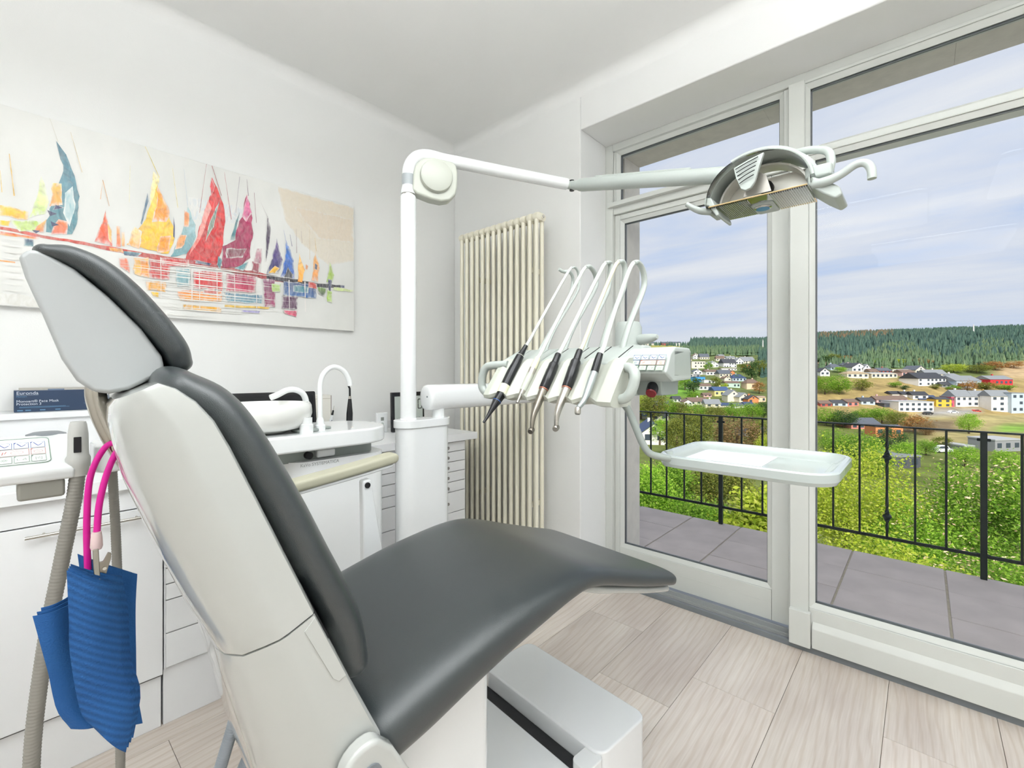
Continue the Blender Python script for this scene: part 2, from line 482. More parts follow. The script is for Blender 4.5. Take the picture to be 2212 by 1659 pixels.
def sash(nm, x0, x1, z0, z1, gx0, gx1, gz0, gz1, ya, yb, yg, cham=0.012):
    """sash with four rails, glazing beads and a pane"""
    t = thing(nm, None, None, ((x0 + x1) / 2, ya, z0)); prop(t, kind='structure')
    e_ = 0.0012
    box('stile', (x0, ya, z0), (gx0 - .022, yb, z1), WFRAME, t, bevel=.0025)
    box('stile', (gx1 + .022, ya, z0), (x1, yb, z1), WFRAME, t, bevel=.0025)
    box('rail', (gx0 - .022 + e_, ya, z0), (gx1 + .022 - e_, yb, gz0 - .022), WFRAME, t, bevel=.0025)
    box('rail', (gx0 - .022 + e_, ya, gz1 + .022), (gx1 + .022 - e_, yb, z1), WFRAME, t, bevel=.0025)
    # chamfered beads
    yo, yi = ya + .006, yg - .006
    for nm_, pts in (('bead', [((gx0 - .022, yo, gz0 - .021), (gx1 + .022, yo, gz0 - .021), (gx1, yi, gz0), (gx0, yi, gz0))]),
                     ('bead', [((gx0 - .022, yo, gz1 + .021), (gx1 + .022, yo, gz1 + .021), (gx1, yi, gz1), (gx0, yi, gz1))]),
                     ('bead', [((gx0 - .021, yo, gz0 - .022), (gx0 - .021, yo, gz1 + .022), (gx0, yi, gz1), (gx0, yi, gz0))]),
                     ('bead', [((gx1 + .021, yo, gz0 - .022), (gx1 + .021, yo, gz1 + .022), (gx1, yi, gz1), (gx1, yi, gz0))])):
        q = pts[0]; c = Vector((sum(p[0] for p in q) / 4, yi + .03, sum(p[2] for p in q) / 4))
        back = [(p[0], yi + .004, p[2]) for p in q]
        obj(nm_, list(q) + back, [(0, 1, 2, 3), (7, 6, 5, 4), (0, 4, 5, 1), (1, 5, 6, 2), (2, 6, 7, 3), (3, 7, 4, 0)], WFRAME, t)
    pn = box('pane', (gx0 - .012, yg, gz0 - .012), (gx1 + .012, yg + .006, gz1 + .012), GLASS, t)
    boxes('gasket', [((gx0 - .004, yg + .008, gz0 - .012), (gx1 + .004, yg + .016, gz0 + .005)), ((gx0 - .004, yg + .008, gz1 - .005), (gx1 + .004, yg + .016, gz1 + .012)),
                     ((gx0 - .012, yg + .008, gz0), (gx0 + .005, yg + .016, gz1)), ((gx1 - .005, yg + .008, gz0), (gx1 + .012, yg + .016, gz1))], GASK, t)
    return t
sash('window_1', -1.404, -0.472, 2.284, 2.597, -1.370, -0.517, 2.300, 2.577, 2.482, 2.545, 2.512)
sash('window_2', -0.404, 1.09, 2.264, 2.597, -0.388, 1.05, 2.292, 2.562, 2.462, 2.53, 2.492)
d1 = sash('door_1', -1.404, -0.472, 0.045, 2.213, -1.350, -0.572, 0.214, 2.160, 2.498, 2.57, 2.522)
d2 = sash('door_2', -0.455, 1.10, 0.040, 2.230, -0.360, 1.0, 0.221, 2.203, 2.405, 2.448, 2.43)
prism('weather_board', [(2.406, 0.145), (2.386, 0.118), (2.386, 0.032), (2.420, 0.032), (2.420, 0.145)], -0.368, 1.10, WFRAME, d2, 'x', bevel=.003)
box('cover_block', (-0.455, 2.378, 0.028), (-0.372, 2.406, 0.185), WFRAME, d2, bevel=.004)
box('rail_groove', (-1.32, 2.4965, 0.128), (-0.60, 2.4985, 0.131), WFRAME, d1)
# threshold
th = thing('trim_5', None, None, (-.2, 2.45, 0)); prop(th, kind='structure')
box('sill_plate', (OX0, 2.408, -0.03), (OX1, 2.62, 0.012), ALU, th)
box('front_strip', (OX0, 2.405, -0.02), (OX1, 2.425, 0.026), DARKGREY, th, bevel=.002)
for y_, w_, z_ in ((2.437, .004, .022), (2.447, .004, .024), (2.457, .004, .024), (2.486, .012, .036)):
    box('track_rail', (OX0, y_, 0.0), (OX1, y_ + w_, z_), ALU, th, bevel=.001)
for x_ in (-1.12, -.80, -.62, -.51):
    lathe('screw', [(0, 0), (.004, 0), (.004, .0016), (0, .002)], DARKGREY, th, (x_, 2.472, .012), n=10)

# ---- fill lights added to brighten the room, out of view: direct/indirect opal pendant panels hung below the ceiling, above and behind the camera
OPAL = emit('fill_diffuser', (0.955, 0.985, 1.0, 1), FILL_DOWN)
OPALU = emit('fill_uplight', (0.955, 0.985, 1.0, 1), FILL_UP)
for x_, y_, h_, lab in ((-0.40, 0.34, .42, 'added fill light out of view, square opal panel above the dental chair'), (0.72, 0.72, .40, 'added fill light out of view, square opal panel nearest the terrace doors'), (0.1, -1.2, .48, 'added fill light out of view, square opal panel at the rear')):
    t = thing('fill_light', lab, 'lamp', (x_, y_, ZC - 0.44), group='added fill lights')
    prism('lower_diffuser', rrect(x_ - h_, y_ - h_, x_ + h_, y_ + h_, .05), ZC - .44, ZC - .425, OPAL, t, 'z')
    prism('housing', rrect(x_ - h_ - .01, y_ - h_ - .01, x_ + h_ + .01, y_ + h_ + .01, .06), ZC - .4245, ZC - .4055, WHITE, t, 'z')
    prism('upper_diffuser', rrect(x_ - h_, y_ - h_, x_ + h_, y_ + h_, .05), ZC - .405, ZC - .395, OPALU, t, 'z')
    for dx_ in (-.3, .3): tube('rod', [(x_ + dx_, y_, ZC - .40), (x_ + dx_, y_, ZC)], .006, WHITE, t, n=8)

# ================================================================== dental chair (local axes: x towards the camera side, y to the foot end)
def sgnpow(v, p): return math.copysign(abs(v) ** p, v)

def cushion(name, path, m, parent, p=7.0, q=2.4, r0=0.03, r1=0.03, corner=0.06, n=44, dens=6, wc=0.0, q2=None):
    """soft pad following path of (s, z, half thickness, half width); flat-sided, rounded ends"""
    P4 = [Vector((a, b, c, d)) for a, b, c, d in path]
    E_ = [P4[0] * 2 - P4[1]] + P4 + [P4[-1] * 2 - P4[-2]]
    st = []
    for i in range(1, len(E_) - 2):
        a, b, c, d = E_[i - 1:i + 3]
        for k in range(dens):
            t = k / dens
            st.append(0.5 * ((2 * b) + (c - a) * t + (2 * a - 5 * b + 4 * c - d) * t * t + (3 * b - a - 3 * c + d) * t ** 3))
    st.append(E_[-2])
    fr_ = []
    for i, s in enumerate(st):
        a = st[max(0, i - 1)]; b = st[min(len(st) - 1, i + 1)]
        tn = Vector((b[0] - a[0], b[1] - a[1])).normalized()
        fr_.append((s[0], s[1], tn, s[2], s[3]))
    def endcaps(f, rr, sign):
        out = []
        for k in range(1, 8):
            a = math.pi / 2 * k / 7
            out.append((f[0] + sign * f[2].x * rr * math.sin(a), f[1] + sign * f[2].y * rr * math.sin(a), f[2], max(f[3] * math.cos(a) ** 0.8, 0.0015), f[4] - corner * (1 - math.cos(a))))
        return out
    full = endcaps(fr_[0], r0, -1)[::-1] + fr_ + endcaps(fr_[-1], r1, 1)
    rings = []
    for s, z, tn, ht, hw in full:
        nx, nz = -tn.y, tn.x
        ring = []
        for k in range(n):
            a = 2 * math.pi * k / n
            w = sgnpow(math.cos(a), 2 / p) * hw; h = sgnpow(math.sin(a), 2 / (q if math.sin(a) > 0 else (q2 or q))) * ht
            ring.append((wc + w, s + nx * h, z + nz * h))
        rings.append(ring)
    return rings_obj(name, rings, m, parent, local=True)

chair = thing('dental_chair', 'dark grey leather dental chair with white shell, reclined before the glass doors', 'dental chair', (-0.95, 0, 0), R(-6))
# seat and leg rest in one pad
top = [(.455, .702, .050), (.52, .722, .052), (.60, .744, .050), (.70, .768, .047), (.80, .784, .042), (.88, .792, .036), (.95, .790, .030), (1.02, .772, .027), (1.12, .738, .026), (1.24, .699, .0255), (1.345, .667, .024)]
seat = cushion('seat', [(s, z - t, t, .275) for s, z, t in top], LEATHER, chair, p=9, q=2.6, r0=.05, r1=.022, corner=.075)
pan = cushion('seat_pan', [(s, z - 2 * t - .008, .014, .205 if s < .98 else .252) for s, z, t in top[1:]], SHELL, chair, p=10, q=3, r0=.02, r1=.012, corner=.04)
box('leg_rest_joint', (-.236, 1.035, .700), (.236, 1.040, .728), DARKGREY, chair, local=True)
# backrest
bk = [(.402, .782, .034, .248), (.386, .845, .037, .258), (.362, .905, .037, .262), (.335, .965, .036, .264), (.302, 1.04, .035, .264), (.266, 1.115, .034, .262), (.236, 1.172, .033, .258), (.212, 1.207, .030, .25), (.178, 1.232, .025, .235)]
backrest = cushion('backrest', bk, LEATHER, chair, p=6, q=2.3, r0=.034, r1=.032, corner=.09)

def shell_part(name, st, m, hwf=.268, parent=chair):
    """st: front edge (s, z), rear edge (s, z), rear half width, front half width scale"""
    rings = []
    for fs, fz, rs, rz, hr, sc in st:
        hf = hwf * sc
        half = [(0, 0), (hf * .6, 0), (hf * .975, 0.0), (hf, .03), (hf * 1.0, .34), (hf * .992, .44), (hf * .955, .58), (hf * .55 + hr * .45, .80), (hr * 1.02, .94), (hr * .85, 1.0), (hr * .4, 1.02), (0, 1.02)]
        pts = [(w, d) for w, d in half] + [(-w, d) for w, d in half[-2:0:-1]]
        rings.append([(w, fs + (rs - fs) * d, fz + (rz - fz) * d) for w, d in pts])
    return rings_obj(name, rings, m, parent, local=True, sharp=34)
UP = [(.3275, .9065, .2195, .8560, .20, 1), (.29, .995, .180, .945, .20, 1), (.25, 1.09, .142, 1.045, .195, 1), (.222, 1.155, .120, 1.110, .195, 1), (.205, 1.190, .110, 1.155, .20, .998), (.186, 1.215, .1045, 1.188, .205, .992), (.166, 1.2315, .1045, 1.207, .205, .98), (.150, 1.2385, .109, 1.217, .20, .955)]
LO = [(.520, .50, .345, .41, .17, .98), (.470, .59, .305, .52, .18, .985), (.432, .672, .277, .605, .19, .99), (.385, .775, .252, .715, .195, .995), (.345, .867, .227, .815, .198, .998), (.3285, .9035, .2205, .8530, .20, 1)]
shell_part('back_shell', UP, SHELL)
shell_part('lower_shell', LO, SHELL)
core = [(.35, .86, .25, .81, .19, .985), (.31, .95, .21, .90, .19, .985)]
shell_part('seam_core', core, BLACKM)
prism('side_cover', [(.3265, .8995), (.3720, .796), (.361, .792), (.352, .800), (.3120, .884)], .262, .2692, SHELL, chair, 'x', local=True, bevel=.0006)
# hinge bracket at the camera side
out = []
c0 = (.398, .652); c1 = (.455, .530)
for k in range(13):
    a = R(75 + 180 * k / 12); out.append((c0[0] + .046 * math.cos(a), c0[1] + .046 * math.sin(a)))
out += [(c1[0], c1[1] - .05), (.505, .545), (.466, .615), (.436, .670)]
hb = prism('hinge_bracket', out, .268, .298, SHELL, chair, 'x', local=True, bevel=.008, seg=3)
lathe('hinge_bolt', [(0, 0), (.016, 0), (.016, .004), (.011, .004), (.011, -.004), (0, -.004)], DARKGREY, hb, (.297, .398, .650), (1, 0, 0), n=16, local=True)
# headrest
hs = [(.022, 1.394), (.030, 1.404), (.042, 1.404), (.072, 1.386), (.105, 1.354), (.14, 1.312), (.163, 1.274), (.166, 1.256), (.155, 1.244), (.127, 1.227), (.106, 1.222), (.090, 1.225), (.074, 1.240), (.060, 1.268), (.043, 1.323), (.028, 1.368)]
head = prism('headrest_shell', hs, -.125, .125, mat('headrest_plastic', (168, 171, 171), .38, var=.02), chair, 'x', local=True, bevel=.010, seg=3)
cushion('headrest_pad', [(.046, 1.406, .012, .128), (.068, 1.403, .017, .134), (.096, 1.388, .020, .138), (.125, 1.360, .021, .140), (.155, 1.322, .021, .140), (.178, 1.287, .020, .138), (.186, 1.265, .018, .132)], LEATHER, chair, p=6, q=2.3, r0=.014, r1=.014, corner=.03)
CHROMEB = mat('dull_chrome', (176, 170, 160), .16, 1.0, var=.03)
for w_ in (.026, .056):
    tube('headrest_stem', [(w_, .100, 1.250), (w_, .092, 1.225), (w_, .098, 1.190), (w_, .114, 1.145), (w_, .135, 1.10)], .0125, CHROMEB, chair, n=14, cr=5, local=True)
box('stem_guide', (.015, .112, 1.120), (.075, .150, 1.150), SHELL, chair, bevel=.004, local=True)
# far armrest
arm = cushion('armrest', [(.40, .940, .0155, .029), (.50, .952, .016, .030), (.62, .968, .016, .030), (.76, .989, .016, .030)], BEIGE, chair, p=4.5, q=3.4, r0=.016, r1=.018, corner=.014, wc=-.352)
cushion('armrest_rail', [(.40, .921, .006, .022), (.62, .948, .006, .022), (.75, .967, .006, .022)], WHITE, chair, p=4, q=3, r0=.01, r1=.012, corner=.008, wc=-.352)
prism('armrest_bracket', [(.664, .934), (.690, .938), (.730, .70), (.752, .52), (.666, .52), (.668, .70)], -.365, -.335, WHITE, chair, 'x', local=True, bevel=.006, seg=3)
lathe('bracket_pin', [(0, 0), (.0085, 0), (.0085, .003), (.0062, .003), (.0062, .001), (0, .001)], BLACKM, chair, (-.3345, .678, .921), (1, 0, 0), n=16, local=True)
# lift and base
GLOSSW = mat('gloss_white', (243, 245, 246), .08, var=.01, coat=.9)
prism('lift_body', rrect(-.205, .36, .165, .742, .03), .02, .64, WHITE, chair, 'z', local=True, smooth=True, sharp=40)
base = prism('base', rrect(-.34, 1.115, .18, 1.345, .035), 0, .20, GLOSSW, chair, 'z', local=True, bevel=.006, seg=3)
prism('base_rear', [(.70, .012), (.70, .185), (1.072, .150), (1.072, .012)], -.34, .15, GLOSSW, chair, 'x', local=True, bevel=.008, seg=3)
box('base_slot', (-.335, 1.06, .012), (.145, 1.118, .118), BLACKM, chair, local=True)
prism('base_corner', rrect(.120, 1.055, .18, 1.13, .018), .004, .192, WHITE, chair, 'z', local=True, bevel=.004, seg=2)
for z_ in (.126, .140):
    box('slot_rail', (-.335, 1.074, z_), (.125, 1.112, z_ + .004), BLACK, chair, local=True)

# floor hoses behind the chair
HOSE = mat('hose_grey', (146, 143, 136), .45, var=.05)
HOSEB = mat('hose_bluegrey', (150, 158, 166), .45, var=.05)
def hose(name, pts, r_, m, parent=None, pitch=.0046, cr=12, depth=.07, n=16, cut=None):
    base_ = catmull(pts, cr)
    ln = [0]
    for a, b in zip(base_[:-1], base_[1:]): ln.append(ln[-1] + (b - a).length)
    tot = ln[-1]; step = pitch / 4; out = []; rad = []; j = 0
    for i in range(int(tot / step) + 1):
        d = i * step
        while j < len(ln) - 2 and ln[j + 1] < d: j += 1
        t = (d - ln[j]) / max(1e-9, ln[j + 1] - ln[j])
        out.append(base_[j].lerp(base_[j + 1], t)); rad.append(r_ * (1 - depth * (0, .5, 1, .5)[i % 4]))
    v, f = tube_geo(out, rad, n)
    return obj(name, v, f, m, parent, smooth=True)
h1 = hose('supply_hose', parent=chair, m=HOSEB, r_=.0115, pts=[(-1.0, .312, .64), (-1.0, .297, .568), (-1.01, .275, .48), (-1.06, .24, .28), (-1.12, .25, .08), (-1.2, .33, .016)])
h2 = hose('supply_hose', parent=chair, m=HOSEB, r_=.0155, pts=[(-.99, .36, .56), (-1.0, .345, .505), (-1.01, .318, .45), (-1.07, .29, .25), (-1.15, .33, .06), (-1.25, .42, .018)])

# ------------------------------------------------------------------ bib with its pink chain
PINK = mat('pink_rubber', (212, 8, 146), .35, var=.03)
PINKS = mat('pale_sleeve', (222, 196, 196), .5, var=.05)
ch = thing('bib_chain', 'bright pink rubber bib cord with metal clip, hung over the chair back', 'bib chain', (-.85, .09, 1.0))
tube('cord', [(-.845, .118, 1.150), (-.862, .103, 1.150), (-.87, .094, 1.143), (-.87, .083, 1.12), (-.87, .077, 1.091), (-.87, .075, 1.033), (-.868, .076, .975)], .0040, PINK, ch, n=10, cr=8)
tube('cord', [(-.845, .118, 1.150), (-.845, .108, 1.144), (-.85, .102, 1.133), (-.85, .093, 1.105), (-.85, .086, 1.067), (-.845, .083, 1.030)], .0040, PINK, ch, n=10, cr=8)
lathe('sleeve', [(0, 0), (.0055, 0), (.0068, .004), (.0062, .016), (.0052, .024), (0, .024)], PINKS, ch, (-.843, .0825, 1.008), n=12)
clip = bar('clip', (-.838, .081, 1.010), (-.822, .082, .953), .0062, .0035, BRONZE, ch, bevel=.001, up=(1, 0, 0))
prism('clip_lever', [(.084, .978), (.082, .992), (.0885, .992), (.0935, 1.003), (.097, 1.001), (.0965, .993), (.092, .975), (.088, .968)], -.838, -.834, BRONZE, ch, 'x', bevel=.0008)
lathe('clip_pin', [(0, 0), (.0022, 0), (.0022, .006), (0, .006)], CHROME, ch, (-.836, .0895, .983), (1, 0, 0), n=10)

def napkin_mat(nm='blue_napkin', stripes=.30):
    m = bpy.data.materials.new(nm); m.use_nodes = True; t = m.node_tree; b = t.nodes['Principled BSDF']
    tc_ = N(t, 'ShaderNodeTexCoord'); mp_ = N(t, 'ShaderNodeMapping'); mp_.inputs['Rotation'].default_value = (R(40), 0, 0); t.links.new(tc_.outputs['Object'], mp_.inputs[0])
    w1 = N(t, 'ShaderNodeTexWave', bands_direction='Z'); w1.inputs['Scale'].default_value = 40
    t.links.new(mp_.outputs[0], w1.inputs['Vector'])
    vo = N(t, 'ShaderNodeTexVoronoi'); vo.inputs['Scale'].default_value = 420; t.links.new(mp_.outputs[0], vo.inputs['Vector'])
    no = N(t, 'ShaderNodeTexNoise'); no.inputs['Scale'].default_value = 14; t.links.new(tc_.outputs['Object'], no.inputs['Vector'])
    mx = N(t, 'ShaderNodeMix', data_type='RGBA'); mx.inputs[6].default_value = lin((20, 74, 134)); mx.inputs[7].default_value = lin((38, 100, 164))
    t.links.new(no.outputs['Fac'], mx.inputs[0])
    m2 = N(t, 'ShaderNodeMix', data_type='RGBA', blend_type='MULTIPLY'); m2.inputs[0].default_value = stripes
    t.links.new(mx.outputs[2], m2.inputs[6]); t.links.new(w1.outputs['Color'], m2.inputs[7])
    t.links.new(m2.outputs[2], b.inputs['Base Color']); b.inputs['Roughness'].default_value = .85
    ad_ = N(t, 'ShaderNodeMath', operation='ADD'); t.links.new(w1.outputs['Fac'], ad_.inputs[0]) if stripes else None; t.links.new(vo.outputs['Distance'], ad_.inputs[1])
    bp = N(t, 'ShaderNodeBump'); bp.inputs['Strength'].default_value = .5; bp.inputs['Distance'].default_value = .0012
    t.links.new(ad_.outputs[0], bp.inputs['Height']); t.links.new(bp.outputs[0], b.inputs['Normal'])
    return m
NAP = napkin_mat(); NAPD = napkin_mat('blue_napkin_dotted', 0.0)
bib = thing('dental_bib', 'folded blue paper bib hanging from the pink cord behind the chair', 'bib', (-.84, .08, .72))
def sheet(name, left, right, x, bulge, th=.0012, n=14, mdl=8, wav=.0025, ph=0.0, m=None):
    """paper layer between a left and a right edge polyline of (y, z); bulge in x"""
    def samp(pl, t):
        c = catmull([(0, a, b) for a, b in pl], 6); f = t * (len(c) - 1); i = min(int(f), len(c) - 2); return c[i].lerp(c[i + 1], f - i)
    V = []; F = []
    for side in (0, 1):
        for i in range(n + 1):
            a = samp(left, i / n); b = samp(right, i / n)
            for j in range(mdl + 1):
                t = j / mdl; p = a.lerp(b, t)
                xx = x + bulge * math.sin(math.pi * t) + wav * math.sin(3.1 * t + 5.5 * i / n + ph) + (-th if side else 0)
                V.append((xx, p.y, p.z))
    S = (n + 1) * (mdl + 1)
    for i in range(n):
        for j in range(mdl):
            a = i * (mdl + 1) + j; q = (a, a + 1, a + mdl + 2, a + mdl + 1)
            F.append(q); F.append(tuple(S + k for k in q)[::-1])
    ring = [j for j in range(mdl + 1)] + [i * (mdl + 1) + mdl for i in range(1, n + 1)] + [n * (mdl + 1) + j for j in range(mdl - 1, -1, -1)] + [i * (mdl + 1) for i in range(n - 1, 0, -1)]
    for a, b in zip(ring, ring[1:] + ring[:1]): F.append((a, b, S + b, S + a))
    return obj(name, V, F, m or NAP, bib, smooth=True, sharp=50)
fl = [(.052, .994), (.054, .93), (.055, .885), (.065, .803), (.079, .772)]
frr = [(.099, .957), (.106, .905), (.108, .840), (.119, .785), (.111, .722)]
for k_ in range(4):
    sheet('front_layer', [(a + .0015 * k_, b + .0012 * k_) for a, b in fl], [(a + .0034 * k_, b + .002 * k_) for a, b in frr], -.826 - .0045 * k_, .008, ph=.3 * k_)
sheet('rear_layer', [(.068, .995), (.075, .90), (.078, .82), (.085, .77), (.100, .745)], [(.131, .949), (.129, .90), (.129, .84), (.130, .78), (.137, .723)], -.872, .004, ph=1, m=NAPD)
sheet('rear_layer', [(.066, .998), (.075, .90), (.078, .82), (.085, .77), (.100, .75)], [(.126, .951), (.125, .90), (.125, .84), (.127, .78), (.132, .735)], -.878, .004, ph=1.6, m=NAPD)
for k_ in range(3):
    sheet('lower_layer', [(.023 + .004 * k_, .925 + .003 * k_), (.031 + .002 * k_, .880), (.038, .84), (.046, .786), (.060, .752)], [(.060, .928 + .004 * k_), (.066, .87), (.070, .83), (.075, .77), (.095, .742)], -.884 - .004 * k_, .006, ph=.5 * k_, m=NAPD)

# ================================================================== treatment unit beside the chair
INK = mat('grey_ink', (150, 152, 150), .5)
unit = thing('treatment_unit', 'white dental treatment unit with spittoon bowl and rounded cabinet, beyond the chair', 'dental unit', (-1.62, .75, 0))
prism('body', rrect(-1.80, .605, -1.5, .968, .07, 8), 0, .958, WHITE, unit, 'z', smooth=True, sharp=40)
prism('body_rear', rrect(-1.80, .44, -1.60, .66, .04, 6), .78, .95, GREYP, unit, 'z', smooth=True, sharp=40)
prism('under_tray', rrect(-1.76, .46, -1.535, .94, .06, 6), .955, 1.001, GREYD, unit, 'z', smooth=True, sharp=40)
tube('drain_knob', [(-1.56, .675, .975), (-1.515, .675, .975)], .012, BLACKM, unit, n=14)
box('drain_valve', (-1.56, .70, .964), (-1.515, .765, .990), WHITE, unit, bevel=.006)
pl = prism('basin_plate', rrect(-1.80, .30, -1.452, .985, .15, 12), 1.0, 1.055, WHITE, unit, 'z', bevel=.008, seg=3)
lathe('bowl', [(0, 0), (.075, 0), (.085, .006), (.118, .014), (.136, .034), (.143, .06), (.141, .085), (.136, .094), (.130, .094), (.126, .085), (.118, .05), (.06, .026), (.02, .022), (0, .021)], CERAMIC, unit, (-1.60, .565, 1.058), n=40, sharp=60)
lathe('bowl_support', [(0, 0), (.021, 0), (.021, .028), (.018, .030), (.018, .05), (0, .05)], WHITE, unit, (-1.495, .655, 1.055), n=20)
tube('bowl_spout', [(-1.66, .722, 1.05), (-1.66, .722, 1.11), (-1.66, .726, 1.145), (-1.66, .715, 1.175), (-1.66, .690, 1.190), (-1.66, .660, 1.190), (-1.66, .630, 1.176), (-1.66, .605, 1.166)], .0105, WHITE, unit, n=14, cr=6)
tube('cup_filler', [(-1.52, .712, 1.055), (-1.52, .712, 1.14), (-1.52, .713, 1.215), (-1.52, .726, 1.250), (-1.52, .752, 1.270), (-1.52, .780, 1.268), (-1.52, .804, 1.250), (-1.52, .818, 1.222), (-1.52, .821, 1.205)], .0085, WHITE, unit, n=14, cr=6)
lathe('filler_foot', [(0, 0), (.017, 0), (.017, .018), (.013, .022), (.012, .036), (.009, .045), (0, .045)], WHITE, unit, (-1.52, .712, 1.055), n=18)
box('cup_pad', (-1.60, .690, 1.055), (-1.545, .765, 1.063), GREYD, unit, bevel=.003)
box('cup_sensor', (-1.56, .63, 1.055), (-1.50, .70, 1.066), GREYD, unit, bevel=.004)
lathe('plate_screw', [(0, 0), (.005, 0), (.004, .002), (0, .002)], STEEL, unit, (-1.53, .835, 1.0548), n=12)
text_obj('lettering', 'KaVo SYSTEMATICA', .0150, frame_mtx((-1.4992, .637, .9440), (0, 1, -.008), (0, 0, 1)), INK, unit)

# ---- column with lamp pole and swing arm
colm = thing('unit_column', 'white rounded column carrying the lamp pole and swing arm, behind the seat', 'column', (-1.55, 1.16, 0))
prism('post', stadium(-1.55, 1.16, .072, .050, 12), 0, 1.03, WHITE, colm, 'z', smooth=True, sharp=40)
prism('cap', stadium(-1.55, 1.16, .073, .056, 12), 1.03, 1.062, WHITE, colm, 'z', bevel=.003, smooth=True, sharp=40)
lathe('cap_screw', [(0, 0), (.004, 0), (.003, .002), (0, .002)], STEEL, colm, (-1.515, 1.05, 1.062), n=10)
lathe('cap_screw', [(0, 0), (.004, 0), (.003, .002), (0, .002)], STEEL, colm, (-1.515, 1.275, 1.062), n=10)
tube('arm_pivot', [(-1.54, 1.236, 1.06), (-1.54, 1.236, 1.10)], .026, WHITE, colm, n=20)
# swing arm, an oval tube running to the window wall
rings = []
for y_, s_ in ((1.166, .55), (1.168, .80), (1.174, .95), (1.185, 1.0), (1.86, 1.0), (1.875, .9), (1.88, .6)):
    ring = []
    for k in range(28):
        a = 2 * math.pi * k / 28
        ring.append((-1.54 + sgnpow(math.cos(a), .8) * .045 * s_, y_, 1.148 + sgnpow(math.sin(a), .8) * .054 * s_))
    rings.append(ring)
rings_obj('swing_arm', rings, WHITE, colm, sharp=50)
lathe('arm_screw', [(0, 0), (.004, 0), (.004, .002), (0, .002)], DARKGREY, colm, (-1.525, 1.1665, 1.152), (0, -1, 0), n=10)
tube('elbow', [(-1.54, 1.83, 1.15), (-1.54, 1.83, 1.30)], .045, WHITE, colm, n=24)

# ---- operating lamp
lamp = thing('operating_lamp', 'white dental operating lamp on a tall pole with bent arm', 'lamp', (-1.55, 1.09, 1.06))
ed = Vector((.466, .885, 0)).normalized(); nd = Vector((.885, -.466, 0)).normalized(); P0 = Vector((-1.55, 1.09, 0))
def ap(q, z, n_=0): return P0 + ed * q + nd * n_ + Vector((0, 0, z))
lathe('pole', [(0, 1.06), (.034, 1.06), (.034, 1.066), (.032, 1.068), (.032, 1.960), (.029, 1.968), (0, 1.968)], WHITE, lamp, (-1.55, 1.09, 0), n=28)
lathe('collar', [(0, 0), (.026, 0), (.026, .008), (0, .008)], CHROME, lamp, (-1.55, 1.09, 1.967), n=24)
pts = [ap(0, 1.975), ap(0, 2.03), ap(.002, 2.075), ap(.018, 2.112), ap(.045, 2.135), ap(.085, 2.143), ap(.13, 2.138)]
tube('bent_tube', catmull(pts, 6) + [ap(.40, 2.128), ap(.715, 2.118)], .0255, WHITE, lamp, n=22)
lathe('tube_foot', [(0, 0), (.030, 0), (.030, .012), (.0255, .03), (0, .03)], WHITE, lamp, (-1.55, 1.09, 1.974), n=24)
tube('grey_label', [ap(0, 2.008), ap(0, 2.052)], .0259, mat('grey_label', (168, 174, 177), .45), lamp, n=22)
# joint housing inside the bend
o2 = [(.012, 1.985), (.030, 1.972), (.085, 1.957), (.130, 1.953), (.165, 1.962), (.190, 1.990), (.197, 2.02), (.198, 2.085), (.192, 2.112), (.175, 2.122), (.10, 2.128), (.055, 2.118), (.030, 2.095), (.018, 2.06)]
V = [ap(q, z, -.030) for q, z in o2] + [ap(q, z, .030) for q, z in o2]; nn = len(o2)
hb2 = obj('joint_housing', V, [tuple(range(nn)), tuple(range(nn, 2 * nn))[::-1]] + [(i, (i + 1) % nn, nn + (i + 1) % nn, nn + i) for i in range(nn)], CREAMP, lamp, bevel=.009, seg=3)
lathe('joint_cover', [(0, -.01), (.066, -.01), (.066, .012), (.063, .018), (.055, .021), (0, .022)], CREAMP, lamp, ap(.108, 2.050, .028), nd, n=36)
tube('knuckle', [ap(.700, 2.118), ap(.735, 2.114)], .018, GREYP, lamp, n=14)
lathe('knuckle_pin', [(0, -.024), (.011, -.024), (.011, .024), (0, .024)], BLACKM, lamp, ap(.742, 2.115), (0, 0, 1), n=14)
a0 = ap(.742, 2.115); a1 = Vector((-.52, 1.700, 1.950))
du = (a1 - a0).normalized()
tube('knuckle', [a0, a0 + du * .05], .021, GREYP, lamp, n=14)
tube('spring_arm', [a0 + du * .03, a0 + du * .045, a0 + du * .06, a1 - du * .02, a1], [.020, .026, .0285, .0285, .025], GREYP, lamp, n=22)
bar('arm_cover', a0 + du * .14 + Vector((0, 0, .022)), a0 + du * .58 + Vector((0, 0, .022)), .034, .022, GREYP, lamp, bevel=.005)
# lamp head
LCX, LZ = -.388, 1.800
def arch(name, hw, h0, ya, yb, th, m, a0_=0.0, a1_=180.0, n=26, zoff=0.0, sy=0.0):
    V = []; F = []
    for i in range(n + 1):
        a = R(a0_ + (a1_ - a0_) * i / n)
        for y_, e_ in ((ya, 0), (yb, 0), (yb, th), (ya, th)):
            sc = 1 - sy * (1 if y_ == ya else 0)
            V.append((LCX + math.cos(a) * (hw - e_) * sc, y_, LZ + zoff + max(0, math.sin(a)) ** .85 * (h0 - e_) * sc))
    for i in range(n):
        b = i * 4
        for q in range(4): F.append((b + q, b + (q + 1) % 4, b + 4 + (q + 1) % 4, b + 4 + q))
    F.append((0, 1, 2, 3)); F.append((4 * n + 3, 4 * n + 2, 4 * n + 1, 4 * n))
    return obj(name, V, F, m, lamp, smooth=True, sharp=45)
CLEAR = glass_mat('clear_cover', (.90, .92, .88, 1), .14, .05)
LENSM = glass_mat('ribbed_lens', (.95, .945, .93, 1), .30, .06)
